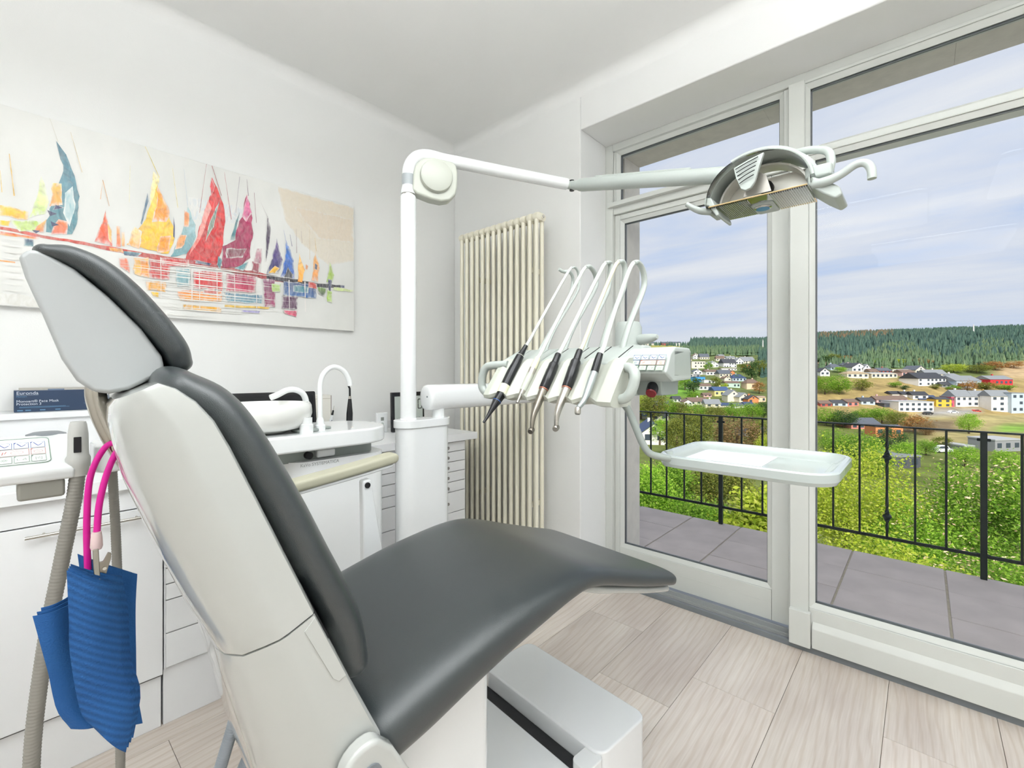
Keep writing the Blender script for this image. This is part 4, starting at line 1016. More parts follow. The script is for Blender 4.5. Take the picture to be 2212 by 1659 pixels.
# palette-knife strokes: outline on the canvas (y, z), lower colour, upper colour (0 = same), body of the paint
STROKES = [
 ([(0.955,2.232),(1.385,2.233),(1.385,1.914),(1.228,1.866),(1.077,1.958),(0.989,2.064)],(230,222,208),(229,217,198),1.0),
 ([(1.032,2.147),(1.385,2.163),(1.385,2.024),(1.17,2.006)],(229,214,194),0,0.98),
 ([(0.558,2.065),(0.827,2.075),(0.827,1.99),(0.578,1.962)],(214,222,228),0,0.4),
 ([(-0.017,1.549),(0.238,1.521),(0.238,1.487),(-0.017,1.506)],(224,222,214),0,0.5),
 ([(-0.017,1.789),(0.09,1.782),(0.208,1.78),(0.366,1.774),(0.546,1.775),(0.552,1.752),(0.366,1.753),(0.208,1.769),(0.09,1.772),(-0.017,1.778)],(178,36,34),(210,70,40),0.95),
 ([(0.546,1.775),(0.827,1.765),(0.989,1.757),(0.989,1.731),(0.827,1.738),(0.546,1.751)],(150,26,40),(180,30,40),0.95),
 ([(0.898,1.761),(1.17,1.753),(1.319,1.763),(1.319,1.747),(1.17,1.732),(0.898,1.737)],(34,28,48),0,0.95),
 ([(-0.017,1.77),(0.086,1.773),(0.081,1.761),(-0.017,1.758)],(243,150,22),(205,34,34),0.9),
 ([(0.328,1.768),(0.395,1.771),(0.377,1.754),(0.333,1.751)],(34,44,92),(84,142,152),0.95),
 ([(0.285,1.774),(0.328,1.775),(0.333,1.762),(0.29,1.761)],(226,150,50),0,0.95),
 ([(0.042,1.759),(0.068,1.758),(0.068,1.732),(0.042,1.73)],(84,142,152),(34,44,92),0.9),
 ([(-0.017,1.666),(0.021,1.666),(0.021,1.661),(-0.017,1.661)],(243,150,22),0,0.9),
 ([(0.09,2.008),(0.109,1.936),(0.099,1.867),(0.053,1.836),(0.07,1.893)],(186,216,84),(232,236,190),0.9),
 ([(0.008,1.82),(0.088,1.832),(0.086,1.793),(0.029,1.78)],(196,222,116),0,0.9),
 ([(-0.017,1.87),(0.053,1.861),(0.053,1.828),(-0.017,1.829)],(247,178,12),(250,196,30),1),
 ([(-0.017,1.812),(0.009,1.816),(0.004,1.796),(-0.017,1.794)],(248,196,14),0,1),
 ([(0.129,2.159),(0.16,2.116),(0.184,2.038),(0.194,1.96),(0.191,1.845),(0.174,1.8),(0.099,1.796),(0.113,1.885),(0.132,1.982),(0.153,2.048)],(76,136,148),(70,120,140),1),
 ([(0.153,1.962),(0.179,1.996),(0.184,1.904),(0.169,1.833),(0.15,1.882)],(150,190,196),0,0.8),
 ([(0.12,1.991),(0.146,1.996),(0.146,1.915),(0.114,1.898)],(240,150,50),(248,196,70),1),
 ([(0.127,1.909),(0.153,1.902),(0.121,1.886)],(34,44,92),0,1),
 ([(0.105,1.881),(0.132,1.873),(0.113,1.86)],(34,44,92),0,1),
 ([(0.136,1.855),(0.165,1.851),(0.16,1.796),(0.113,1.787),(0.118,1.814)],(228,84,40),(240,130,60),1),
 ([(0.114,1.84),(0.137,1.832),(0.118,1.82)],(34,44,92),0,1),
 ([(0.075,1.811),(0.102,1.846),(0.095,1.793),(0.068,1.787)],(224,110,60),(240,190,80),0.95),
 ([(0.064,1.794),(0.086,1.797),(0.075,1.784)],(34,44,92),0,1),
 ([(0.273,1.927),(0.285,1.861),(0.296,1.783),(0.243,1.788)],(226,74,36),(236,110,60),1),
 ([(0.28,1.88),(0.294,1.849),(0.293,1.793),(0.284,1.805)],(246,180,50),0,0.9),
 ([(0.309,1.868),(0.319,1.869),(0.323,1.781),(0.308,1.78)],(230,96,60),(244,170,110),0.95),
 ([(0.325,1.849),(0.334,1.85),(0.335,1.787),(0.325,1.788)],(244,178,120),0,0.8),
 ([(0.432,2.139),(0.452,2.12),(0.45,2.004),(0.415,1.943),(0.423,2.048)],(248,214,70),(250,236,170),0.9),
 ([(0.447,2.085),(0.483,1.972),(0.505,1.913),(0.505,1.838),(0.486,1.784),(0.344,1.796),(0.395,1.894),(0.415,1.954),(0.426,2.012)],(248,186,12),(250,206,60),1),
 ([(0.45,2.08),(0.494,1.97),(0.477,1.928),(0.43,1.913),(0.442,1.987)],(240,144,18),(246,160,30),1),
 ([(0.456,1.858),(0.497,1.87),(0.491,1.797),(0.444,1.783)],(240,150,30),0,1),
 ([(0.366,1.88),(0.395,1.865),(0.383,1.79),(0.348,1.797)],(246,160,70),(250,210,130),0.85),
 ([(0.412,2.038),(0.415,2.002),(0.392,1.894),(0.388,1.9)],(60,100,130),0,0.9),
 ([(0.557,2.018),(0.588,1.941),(0.59,1.885),(0.565,1.802),(0.494,1.775),(0.522,1.841),(0.544,1.938)],(96,154,164),(176,204,206),1),
 ([(0.546,1.998),(0.564,1.988),(0.562,1.925),(0.544,1.921)],(244,150,80),0,0.95),
 ([(0.528,1.882),(0.558,1.884),(0.536,1.82),(0.51,1.81)],(244,160,80),0,0.95),
 ([(0.505,1.959),(0.51,1.915),(0.509,1.861),(0.504,1.868)],(34,44,92),0,0.9),
 ([(0.653,2.182),(0.688,2.118),(0.705,2.042),(0.709,1.962),(0.702,1.879),(0.674,1.77),(0.549,1.778),(0.59,1.871),(0.626,2.021),(0.652,2.108)],(196,28,34),(212,40,40),1),
 ([(0.638,2.072),(0.653,2.036),(0.608,1.875),(0.562,1.792),(0.598,1.896)],(236,96,84),(240,150,140),0.85),
 ([(0.688,2.086),(0.662,1.951),(0.628,1.87),(0.646,1.971)],(112,124,90),(90,130,130),0.9),
 ([(0.653,2.182),(0.668,2.145),(0.653,2.092),(0.648,2.139)],(214,30,50),0,1),
 ([(0.591,1.778),(0.652,1.773),(0.645,1.76),(0.588,1.761)],(34,44,92),0,0.9),
 ([(0.775,2.051),(0.75,1.906),(0.731,1.9),(0.759,2.007)],(70,132,142),0,0.95),
 ([(0.807,2.145),(0.827,2.058),(0.833,1.958),(0.819,1.832),(0.781,1.786),(0.699,1.755),(0.699,1.861),(0.751,1.906),(0.781,2.027)],(150,18,72),(178,30,92),1),
 ([(0.807,2.143),(0.827,2.059),(0.805,2.006),(0.785,2.028)],(216,64,136),(226,110,160),0.95),
 ([(0.715,1.857),(0.804,1.875),(0.788,1.822),(0.715,1.809)],(118,10,54),0,0.9),
 ([(0.679,1.812),(0.699,1.798),(0.688,1.741),(0.677,1.769)],(70,130,140),0,1),
 ([(0.748,1.764),(0.814,1.812),(0.79,1.761)],(90,150,160),0,1),
 ([(0.903,2.065),(0.919,1.995),(0.907,1.879),(0.894,1.82),(0.898,1.964)],(44,24,62),(60,30,70),0.95),
 ([(0.85,1.885),(0.875,1.888),(0.867,1.777),(0.833,1.77)],(150,60,96),(190,120,140),0.8),
 ([(0.83,1.813),(0.866,1.811),(0.862,1.763),(0.83,1.767)],(150,20,60),0,0.95),
 ([(0.947,1.957),(0.979,1.849),(0.957,1.773),(0.896,1.763),(0.924,1.848)],(42,54,104),(110,80,150),1),
 ([(0.939,1.811),(0.962,1.802),(0.939,1.77),(0.907,1.77)],(244,184,30),0,1),
 ([(0.996,1.959),(1.034,1.859),(1.039,1.759),(0.965,1.753),(0.989,1.851)],(22,84,176),(60,120,200),1),
 ([(1.006,1.818),(1.032,1.778),(1.024,1.757),(0.981,1.753)],(20,24,50),0,0.9),
 ([(1.063,1.903),(1.092,1.815),(1.079,1.747),(1.057,1.745)],(246,160,40),(240,200,120),0.95),
 ([(1.1,1.848),(1.112,1.841),(1.108,1.817),(1.097,1.82)],(230,150,90),0,0.9),
 ([(1.151,1.937),(1.175,1.838),(1.167,1.76),(1.13,1.764)],(240,150,60),(242,190,120),0.95),
 ([(1.149,1.862),(1.165,1.855),(1.162,1.827),(1.145,1.828)],(34,44,92),0,0.9),
 ([(1.236,1.887),(1.262,1.814),(1.246,1.762),(1.216,1.767)],(160,198,60),(200,220,140),0.95),
 ([(1.223,1.789),(1.248,1.783),(1.238,1.705),(1.228,1.723)],(34,44,92),0,0.9),
 ([(1.298,1.762),(1.324,1.763),(1.324,1.748),(1.298,1.746)],(34,44,92),0,0.9),
 ([(1.258,1.746),(1.382,1.744),(1.377,1.731),(1.258,1.727)],(196,214,130),0,0.8),
 ([(1.165,1.733),(1.213,1.73),(1.203,1.686),(1.17,1.692)],(30,34,60),(120,160,60),0.9),
 ([(1.218,1.722),(1.25,1.716),(1.248,1.654),(1.22,1.655)],(170,206,80),0,0.85),
 ([(0.314,1.737),(0.344,1.739),(0.352,1.676),(0.319,1.699)],(232,100,40),0,0.9),
 ([(0.363,1.746),(0.418,1.757),(0.418,1.669),(0.366,1.675)],(246,176,20),0,0.92),
 ([(0.386,1.74),(0.415,1.741),(0.415,1.668),(0.389,1.675)],(240,144,20),0,0.95),
 ([(0.418,1.746),(0.489,1.755),(0.489,1.67),(0.418,1.665)],(204,40,34),(190,36,34),0.95),
 ([(0.406,1.652),(0.477,1.655),(0.477,1.614),(0.406,1.612)],(246,170,30),0,0.92),
 ([(0.423,1.607),(0.45,1.607),(0.45,1.587),(0.432,1.59)],(248,196,20),0,0.92),
 ([(0.459,1.764),(0.565,1.773),(0.565,1.738),(0.465,1.728)],(206,34,36),0,0.95),
 ([(0.513,1.725),(0.566,1.73),(0.565,1.645),(0.52,1.643)],(104,162,172),0,0.9),
 ([(0.578,1.727),(0.697,1.736),(0.697,1.65),(0.578,1.643)],(206,34,38),0,0.95),
 ([(0.52,1.627),(0.598,1.633),(0.694,1.643),(0.694,1.594),(0.527,1.582)],(246,166,30),(240,120,40),0.92),
 ([(0.618,1.641),(0.679,1.645),(0.679,1.621),(0.618,1.621)],(206,60,40),0,0.85),
 ([(0.539,1.565),(0.694,1.57),(0.692,1.541),(0.546,1.542)],(246,178,24),0,0.92),
 ([(0.715,1.735),(0.846,1.739),(0.844,1.658),(0.716,1.65)],(200,40,84),(166,30,80),0.95),
 ([(0.711,1.639),(0.878,1.65),(0.874,1.605),(0.713,1.595)],(92,150,166),(70,120,150),0.9),
 ([(0.708,1.581),(0.914,1.592),(0.906,1.582),(0.708,1.571)],(222,180,50),0,0.9),
 ([(0.781,1.564),(0.866,1.567),(0.858,1.553),(0.781,1.553)],(150,140,200),0,0.85),
 ([(0.878,1.736),(0.939,1.736),(0.939,1.592),(0.89,1.591)],(150,30,90),(120,30,90),0.92),
 ([(0.922,1.718),(0.965,1.718),(0.965,1.674),(0.924,1.673)],(170,210,90),0,0.9),
 ([(0.972,1.662),(1.055,1.663),(1.052,1.595),(0.972,1.591)],(84,16,76),0,0.95),
 ([(0.981,1.583),(1.055,1.586),(1.046,1.555),(0.989,1.566)],(206,30,90),0,0.92),
 ([(0.981,1.738),(1.155,1.741),(1.155,1.666),(0.981,1.663)],(44,104,170),(40,70,130),0.93),
 ([(1.032,1.724),(1.113,1.726),(1.113,1.689),(1.032,1.688)],(40,130,150),0,0.85),
 ([(1.113,1.754),(1.16,1.747),(1.158,1.718),(1.113,1.721)],(206,60,50),0,0.9),
 ([(0.274,1.744),(0.539,1.753),(0.864,1.76),(0.539,1.749)],(236,234,228),0,0.95),
 ([(0.309,1.737),(0.646,1.75),(1.085,1.759),(0.646,1.743)],(236,234,228),0,0.95),
 ([(0.295,1.714),(0.574,1.723),(0.921,1.729),(0.574,1.719)],(236,234,228),0,0.95),
 ([(0.289,1.703),(0.519,1.712),(0.794,1.716),(0.519,1.705)],(236,234,228),0,0.95),
 ([(0.366,1.696),(0.662,1.706),(1.033,1.713),(0.662,1.702)],(236,234,228),0,0.95),
 ([(0.352,1.683),(0.641,1.694),(1.003,1.7),(0.641,1.687)],(236,234,228),0,0.95),
 ([(0.301,1.655),(0.589,1.664),(0.949,1.668),(0.589,1.658)],(236,234,228),0,0.95),
 ([(0.315,1.646),(0.576,1.653),(0.895,1.658),(0.576,1.649)],(236,234,228),0,0.95),
 ([(0.392,1.638),(0.635,1.646),(0.925,1.65),(0.635,1.642)],(236,234,228),0,0.95),
 ([(0.366,1.62),(0.676,1.629),(1.069,1.634),(0.676,1.622)],(236,234,228),0,0.95),
 ([(0.354,1.606),(0.62,1.614),(0.946,1.618),(0.62,1.609)],(236,234,228),0,0.95),
 ([(0.348,1.593),(0.653,1.601),(1.038,1.607),(0.653,1.598)],(236,234,228),0,0.95),
 ([(0.387,1.584),(0.587,1.591),(0.819,1.593),(0.587,1.586)],(236,234,228),0,0.95),
 ([(0.362,1.562),(0.694,1.57),(1.121,1.575),(0.694,1.566)],(236,234,228),0,0.95),
 ([(0.352,1.547),(0.625,1.553),(0.961,1.556),(0.625,1.549)],(236,234,228),0,0.95),
 ([(0.416,1.539),(0.61,1.545),(0.835,1.546),(0.61,1.539)],(236,234,228),0,0.95),
 ([(0.351,1.512),(0.531,1.516),(0.737,1.517),(0.531,1.512)],(236,234,228),0,0.95),
 ([(-0.017,1.746),(0.016,1.747),(0.046,1.749),(0.016,1.744)],(238,236,230),0,0.9),
 ([(-0.017,1.722),(0.016,1.724),(0.046,1.725),(0.016,1.72)],(238,236,230),0,0.9),
 ([(-0.017,1.699),(0.016,1.7),(0.046,1.701),(0.016,1.696)],(238,236,230),0,0.9),
 ([(-0.017,1.676),(0.016,1.676),(0.046,1.677),(0.016,1.672)],(238,236,230),0,0.9),
 ([(-0.017,1.652),(0.016,1.652),(0.046,1.653),(0.016,1.649)],(238,236,230),0,0.9),
 ([(-0.017,1.629),(0.016,1.629),(0.046,1.629),(0.016,1.625)],(238,236,230),0,0.9),
 ([(-0.017,1.605),(0.016,1.605),(0.046,1.605),(0.016,1.601)],(238,236,230),0,0.9),
 ([(-0.017,1.582),(0.016,1.581),(0.046,1.581),(0.016,1.578)],(238,236,230),0,0.9),
 ([(-0.017,1.559),(0.016,1.558),(0.046,1.557),(0.016,1.554)],(238,236,230),0,0.9),
 ([(0.456,1.764),(0.459,1.764),(0.46,1.582),(0.458,1.582)],(238,232,228),0,0.9),
 ([(0.571,1.743),(0.575,1.744),(0.576,1.542),(0.573,1.541)],(238,232,228),0,0.9),
 ([(0.601,1.74),(0.604,1.741),(0.606,1.553),(0.603,1.552)],(238,232,228),0,0.9),
 ([(0.672,1.752),(0.676,1.753),(0.677,1.552),(0.675,1.552)],(238,232,228),0,0.9),
 ([(0.748,1.732),(0.751,1.733),(0.753,1.56),(0.75,1.559)],(238,232,228),0,0.9),
 ([(0.846,1.739),(0.85,1.74),(0.851,1.57),(0.848,1.57)],(238,232,228),0,0.9),
 ([(1.006,1.747),(1.011,1.747),(1.012,1.586),(1.009,1.586)],(238,232,228),0,0.9),
 ([(1.09,1.75),(1.095,1.751),(1.097,1.586),(1.093,1.585)],(238,232,228),0,0.9),
 ([(0.402,2.235),(0.404,2.236),(0.454,2.117),(0.451,2.116)],(222,200,90),0,0.85),
 ([(0.631,2.238),(0.632,2.238),(0.605,2),(0.603,2)],(170,70,80),0,0.85),
 ([(0.652,2.237),(0.654,2.238),(0.695,2.104),(0.692,2.104)],(170,60,70),0,0.85),
 ([(0.705,2.222),(0.706,2.223),(0.737,2.001),(0.734,2.001)],(176,90,100),0,0.85),
 ([(0.771,2.222),(0.773,2.222),(0.756,2.039),(0.754,2.039)],(160,150,160),0,0.85),
 ([(0.803,2.219),(0.804,2.22),(0.813,2.138),(0.81,2.137)],(110,60,90),0,0.85),
 ([(0.837,2.162),(0.839,2.163),(0.849,2.013),(0.847,2.012)],(170,130,140),0,0.85),
 ([(0.264,2.046),(0.266,2.047),(0.286,1.945),(0.284,1.944)],(220,160,90),0,0.85),
 ([(0.265,2.046),(0.265,2.047),(0.259,1.965),(0.257,1.965)],(220,160,90),0,0.85),
 ([(0.005,2.061),(0.007,2.062),(0.02,1.91),(0.017,1.909)],(236,190,80),0,0.85),
 ([(0.169,2.206),(0.17,2.206),(0.204,2.058),(0.202,2.057)],(226,196,130),0,0.85),
 ([(0.5,2.173),(0.501,2.173),(0.521,2.001),(0.519,2.001)],(232,214,130),0,0.85),
 ([(0.542,2.183),(0.543,2.184),(0.559,2.011),(0.557,2.011)],(200,210,220),0,0.85),
 ([(0.352,2.134),(0.353,2.135),(0.35,1.977),(0.349,1.976)],(232,222,170),0,0.85),
 ([(0.11,2.242),(0.111,2.242),(0.135,2.153),(0.133,2.153)],(210,205,190),0,0.85),
 ([(0.869,2.12),(0.87,2.12),(0.907,2.044),(0.905,2.043)],(190,180,180),0,0.85),
 ([(1.045,2.029),(1.046,2.029),(1.05,1.898),(1.047,1.898)],(150,120,120),0,0.85),
 ([(1.072,2.021),(1.073,2.022),(1.078,1.959),(1.076,1.958)],(150,120,120),0,0.85),
 ([(1.012,1.99),(1.014,1.99),(1.025,1.929),(1.022,1.929)],(90,90,130),0,0.85),
 ([(1.145,2.001),(1.147,2.001),(1.157,1.929),(1.154,1.928)],(220,190,130),0,0.85),
 ([(1.117,2.041),(1.119,2.041),(1.12,1.875),(1.118,1.875)],(210,190,160),0,0.85),
 ([(0.98,2.009),(0.981,2.009),(0.995,1.941),(0.992,1.94)],(170,180,210),0,0.85),
 ([(-0.017,1.992),(-0.016,1.992),(-0.011,1.914),(-0.013,1.913)],(230,190,90),0,0.85),
]

# ================================================================== painting on the left wall
from mathutils.geometry import tessellate_polygon
def canvas_mat():
    m = bpy.data.materials.new('canvas'); m.use_nodes = True; t = m.node_tree; b = t.nodes['Principled BSDF']
    tc_ = N(t, 'ShaderNodeTexCoord'); mp_ = N(t, 'ShaderNodeMapping'); mp_.inputs['Scale'].default_value = (1, 1, .5); t.links.new(tc_.outputs['Object'], mp_.inputs[0])
    no = N(t, 'ShaderNodeTexNoise'); no.inputs['Scale'].default_value = 5; no.inputs['Detail'].default_value = 5; t.links.new(mp_.outputs[0], no.inputs['Vector'])
    cr_ = N(t, 'ShaderNodeValToRGB'); cr_.color_ramp.elements[0].position = .3; cr_.color_ramp.elements[0].color = lin((222, 222, 218)); cr_.color_ramp.elements[1].position = .7; cr_.color_ramp.elements[1].color = lin((236, 235, 231))
    t.links.new(no.outputs['Fac'], cr_.inputs[0]); t.links.new(cr_.outputs[0], b.inputs['Base Color']); b.inputs['Roughness'].default_value = .6
    return m
def paint_mat(nm, lo, hi):
    m = bpy.data.materials.new(nm); m.use_nodes = True; t = m.node_tree; b = t.nodes['Principled BSDF']
    at = N(t, 'ShaderNodeAttribute', attribute_name='Col')
    tc_ = N(t, 'ShaderNodeTexCoord'); mp_ = N(t, 'ShaderNodeMapping'); mp_.inputs['Scale'].default_value = (1, 55, 22); t.links.new(tc_.outputs['Object'], mp_.inputs[0])
    no = N(t, 'ShaderNodeTexNoise'); no.inputs['Scale'].default_value = 1; no.inputs['Detail'].default_value = 5; no.inputs['Distortion'].default_value = 1.2; t.links.new(mp_.outputs[0], no.inputs['Vector'])
    th_ = N(t, 'ShaderNodeMapRange'); th_.inputs[1].default_value = .28; th_.inputs[2].default_value = .62; t.links.new(no.outputs['Fac'], th_.inputs[0])
    # thin paint lets the canvas through
    ia = N(t, 'ShaderNodeMath', operation='SUBTRACT'); ia.inputs[0].default_value = 1.06; t.links.new(at.outputs['Alpha'], ia.inputs[1])
    sm = N(t, 'ShaderNodeMath', operation='MULTIPLY'); t.links.new(ia.outputs[0], sm.inputs[0]); t.links.new(th_.outputs[0], sm.inputs[1]); sm.use_clamp = True
    s2 = N(t, 'ShaderNodeMath', operation='MULTIPLY'); t.links.new(sm.outputs[0], s2.inputs[0]); s2.inputs[1].default_value = 1.5; s2.use_clamp = True
    mx = N(t, 'ShaderNodeMix', data_type='RGBA'); mx.inputs[7].default_value = lin((230, 229, 225))
    t.links.new(s2.outputs[0], mx.inputs[0])
    n2 = N(t, 'ShaderNodeTexNoise'); n2.inputs['Scale'].default_value = 20; n2.inputs['Detail'].default_value = 3; n2.inputs['Distortion'].default_value = 2; t.links.new(tc_.outputs['Object'], n2.inputs['Vector'])
    hs_ = N(t, 'ShaderNodeHueSaturation'); vr = N(t, 'ShaderNodeMapRange'); vr.inputs[1].default_value = .25; vr.inputs[2].default_value = .75; vr.inputs[3].default_value = lo; vr.inputs[4].default_value = hi
    t.links.new(n2.outputs['Fac'], vr.inputs[0]); t.links.new(vr.outputs[0], hs_.inputs['Value']); t.links.new(at.outputs['Color'], hs_.inputs['Color'])
    t.links.new(hs_.outputs[0], mx.inputs[6]); t.links.new(mx.outputs[2], b.inputs['Base Color']); b.inputs['Roughness'].default_value = .35
    bp = N(t, 'ShaderNodeBump'); bp.inputs['Strength'].default_value = .4; bp.inputs['Distance'].default_value = .003
    t.links.new(no.outputs['Fac'], bp.inputs['Height']); t.links.new(bp.outputs[0], b.inputs['Normal'])
    return m
PAINT = paint_mat('oil_paint', .66, 1.36); WASH = paint_mat('oil_wash', .96, 1.04)
pic = thing('painting', 'wide unframed canvas of colourful abstract sailboats on the white wall', 'painting', (-2.54, .55, 1.50))
box('canvas', (-2.549, -.42, 1.500), (-2.520, 1.387, 2.240), canvas_mat(), pic, bevel=.002)
_rng = random.Random(7)
def stroke(k, poly, c1, c2, al):
    """one palette-knife stroke, a thin layer of paint standing off the canvas"""
    x_ = -2.5192 + .00006 * k
    if not c2: c2 = c1
    # ragged outline
    pts_ = []
    n = len(poly)
    area = abs(sum(poly[i][0] * poly[(i + 1) % n][1] - poly[(i + 1) % n][0] * poly[i][1] for i in range(n))) / 2
    per = sum((Vector(poly[i]) - Vector(poly[(i + 1) % n])).length for i in range(n)); jit = min(.0038, .14 * 2 * area / per)
    for i in range(n):
        a = Vector(poly[i]); b = Vector(poly[(i + 1) % n]); L_ = (b - a).length; m_ = max(1, int(L_ / .022)); nr = Vector((-(b - a).y, (b - a).x)).normalized()
        for j in range(m_):
            j_ = _rng.uniform(-1, 1) * jit
            pts_.append(a.lerp(b, j / m_) + nr * j_)
    cx = sum(p.x for p in pts_) / len(pts_); cy = sum(p.y for p in pts_) / len(pts_)
    bm = bmesh.new()
    def co(p): return (x_, min(1.385, max(-.40, p.x)), min(2.237, max(1.503, p.y)))
    c_ = Vector((cx, cy)); m_ = len(pts_)
    cr_ = [(pts_[i] - c_).cross(pts_[(i + 1) % m_] - c_) for i in range(m_)]
    soft = 2 * area / per > .007 and (min(cr_) > 0 or max(cr_) < 0)
    vs = [bm.verts.new(co(p)) for p in pts_]
    if soft:                                              # feathered rim around a full-bodied middle
        kk = min(.35, .010 / max(.012, 2 * area / per))
        ins = [bm.verts.new(co(p.lerp(c_, kk))) for p in pts_]
        for i in range(m_): bm.faces.new((vs[i], vs[(i + 1) % m_], ins[(i + 1) % m_], ins[i]))
        core_ = ins
    else: core_ = vs
    for tri in tessellate_polygon([[Vector((v.co.y, v.co.z, 0)) for v in core_]]):
        try: bm.faces.new([core_[q] for q in tri])
        except ValueError: pass
    bm.verts.index_update(); eidx = set(range(m_)) if soft else set()
    bm.normal_update()
    bmesh.ops.reverse_faces(bm, faces=[q for q in bm.faces if q.normal.x < 0])
    me = bpy.data.meshes.new('paint_stroke')
    off = root_matrix(pic).translation
    for v in bm.verts: v.co -= off
    bm.to_mesh(me); bm.free()
    ca = me.color_attributes.new('Col', 'FLOAT_COLOR', 'POINT')
    z0 = min(p.y for p in pts_); z1 = max(p.y for p in pts_)
    l1 = lin(c1); l2 = lin(c2); k1 = _rng.uniform(.92, 1.08)
    for i, v in enumerate(me.vertices):
        t = min(1.0, max(0.0, (v.co.z + off.z - z0) / max(1e-6, z1 - z0)))
        ca.data[i].color = tuple(min(1, (l1[q] * (1 - t) + l2[q] * t) * k1) for q in range(3)) + (al * .95 if i not in eidx else al * .45,)
    me.materials.append(PAINT if max(c1) - min(c1) > 50 or max(c1) < 150 else WASH)
    o = bpy.data.objects.new('paint_stroke', me); COL.objects.link(o); o.parent = pic
for k, (poly, c1, c2, al) in enumerate(STROKES): stroke(k, poly, c1, c2, al)

# ================================================================== radiator on the window wall
rad = thing('radiator', 'tall cream column radiator on the wall left of the doors', 'radiator', (-1.95, 2.09, .12))
NR = 14; rx0, rx1 = -2.275, -1.640; ry = 2.05
pitch = (rx1 - rx0) / (NR - 1); ztop, zbot = 2.150, .16
V, F = tube_geo([(0, 0, zbot), (0, 0, ztop)], .0125, 14)
def add(V0, F0, V1, F1):
    n = len(V0); V0 += V1; F0 += [tuple(i + n for i in f) for f in F1]
colmesh = None
for i in range(NR):
    x_ = rx0 + pitch * i
    if colmesh is None:
        V = []; F = []
        for dy in (-.025, .025):
            v, f = tube_geo([(0, dy, zbot), (0, dy, ztop - .012)], .0128, 14); add(V, F, v, f)
        for zz_ in (ztop - .004, zbot + .004):        # rounded heads joining the two tubes
            rr_ = []
            for s_, e_ in ((-.022, .6), (-.016, .92), (0, 1.0), (.016, .92), (.022, .6)):
                rr_.append([(s_, a * e_, zz_ + b * e_) for a, b in stadium(0, 0, .036, .024, 8)] if False else [(s_, b * e_, zz_ + a * e_) for a, b in stadium(0, 0, .022, .0235, 8)])
            n_ = len(rr_[0]); v = [p for r_ in rr_ for p in r_]; f = []
            for a in range(4):
                for b in range(n_): f.append((a * n_ + b, a * n_ + (b + 1) % n_, (a + 1) * n_ + (b + 1) % n_, (a + 1) * n_ + b))
            f.append(tuple(range(n_))); f.append(tuple(4 * n_ + b for b in range(n_)))
            add(V, F, v, f)
        o = obj('column', V, F, RADI, rad, smooth=True, sharp=40, local=True)
        colmesh = o.data
    else:
        o = bpy.data.objects.new('column', colmesh); COL.objects.link(o); o.parent = rad
    o.location = (x_ - rad.location.x, ry - rad.location.y, -rad.location.z)
tube('header', [(rx0 - .012, ry, ztop - .006), (rx1 + .014, ry, ztop - .006)], .0195, RADI, rad, n=18)
tube('header', [(rx0 - .012, ry, zbot + .006), (rx1 + .014, ry, zbot + .006)], .0195, RADI, rad, n=18)
lathe('vent_plug', [(0, 0), (.0175, 0), (.0175, .006), (.012, .010), (.012, .014), (0, .014)], RADI, rad, (rx1 + .014, ry, ztop - .006), (1, 0, 0), n=18)
lathe('bleed_screw', [(0, 0), (.009, 0), (.009, .004), (.004, .004), (.004, .008), (0, .008)], CHROME, rad, (rx1 + .028, ry, ztop - .006), (1, 0, 0), n=14)
for x_ in (-2.18, -1.74):
    for z_ in (.45, 1.85): box('bracket', (x_ - .01, 2.092, z_), (x_ + .01, 2.194, z_ + .03), RADI, rad)

# ================================================================== counter along the left wall
top_ = thing('worktop', 'white worktop running along the wall under the painting', 'worktop', (-2.25, .3, .85))
box('slab', (-2.548, -1.9, .862), (-1.965, 1.872, .902), CAB, top_, bevel=.003)
box('upstand', (-2.548, .42, .902), (-2.530, 1.872, .948), CAB, top_, bevel=.002)
led = thing('counter_ledge', 'white boxed ledge above the worktop carrying the mask carton', 'ledge', (-2.47, -.6, .902))
box('ledge_top', (-2.548, -1.9, 1.086), (-2.360, .40, 1.108), CAB, led, bevel=.002)
box('ledge_front', (-2.548, -1.9, .902), (-2.375, .39, 1.086), CAB, led, bevel=.002)
KNOB = mat('knob_metal', (150, 146, 142), .35, .8)
SEAM = mat('seam_shadow', (96, 93, 92), .8)
# cupboard at the left
cu = thing('cupboard', 'white cupboard with a plain door and steel bar handle, under the worktop at left', 'cupboard', (-2.25, -.2, 0))
box('carcass', (-2.53, -.86, .17), (-2.005, .368, .785), SEAM, cu)
box('top_rail', (-2.53, -.86, .7895), (-1.990, .368, .862), CAB, cu, bevel=.002)
box('door', (-2.005, -.86, .19), (-1.985, -.262, .786), CAB, cu, bevel=.002)
dr = box('door', (-2.005, -.256, .19), (-1.985, .3675, .786), CAB, cu, bevel=.002)
hd = tube('handle', [(-1.962, .035, .762), (-1.962, .335, .762)], .0048, STEEL, dr, n=10)
for y_ in (.075, .295): tube('handle_post', [(-1.986, y_, .762), (-1.962, y_, .762)], .0038, STEEL, dr, n=8)
box('plinth', (-2.53, -.86, 0), (-2.004, .366, .178), CAB, cu, bevel=.002)
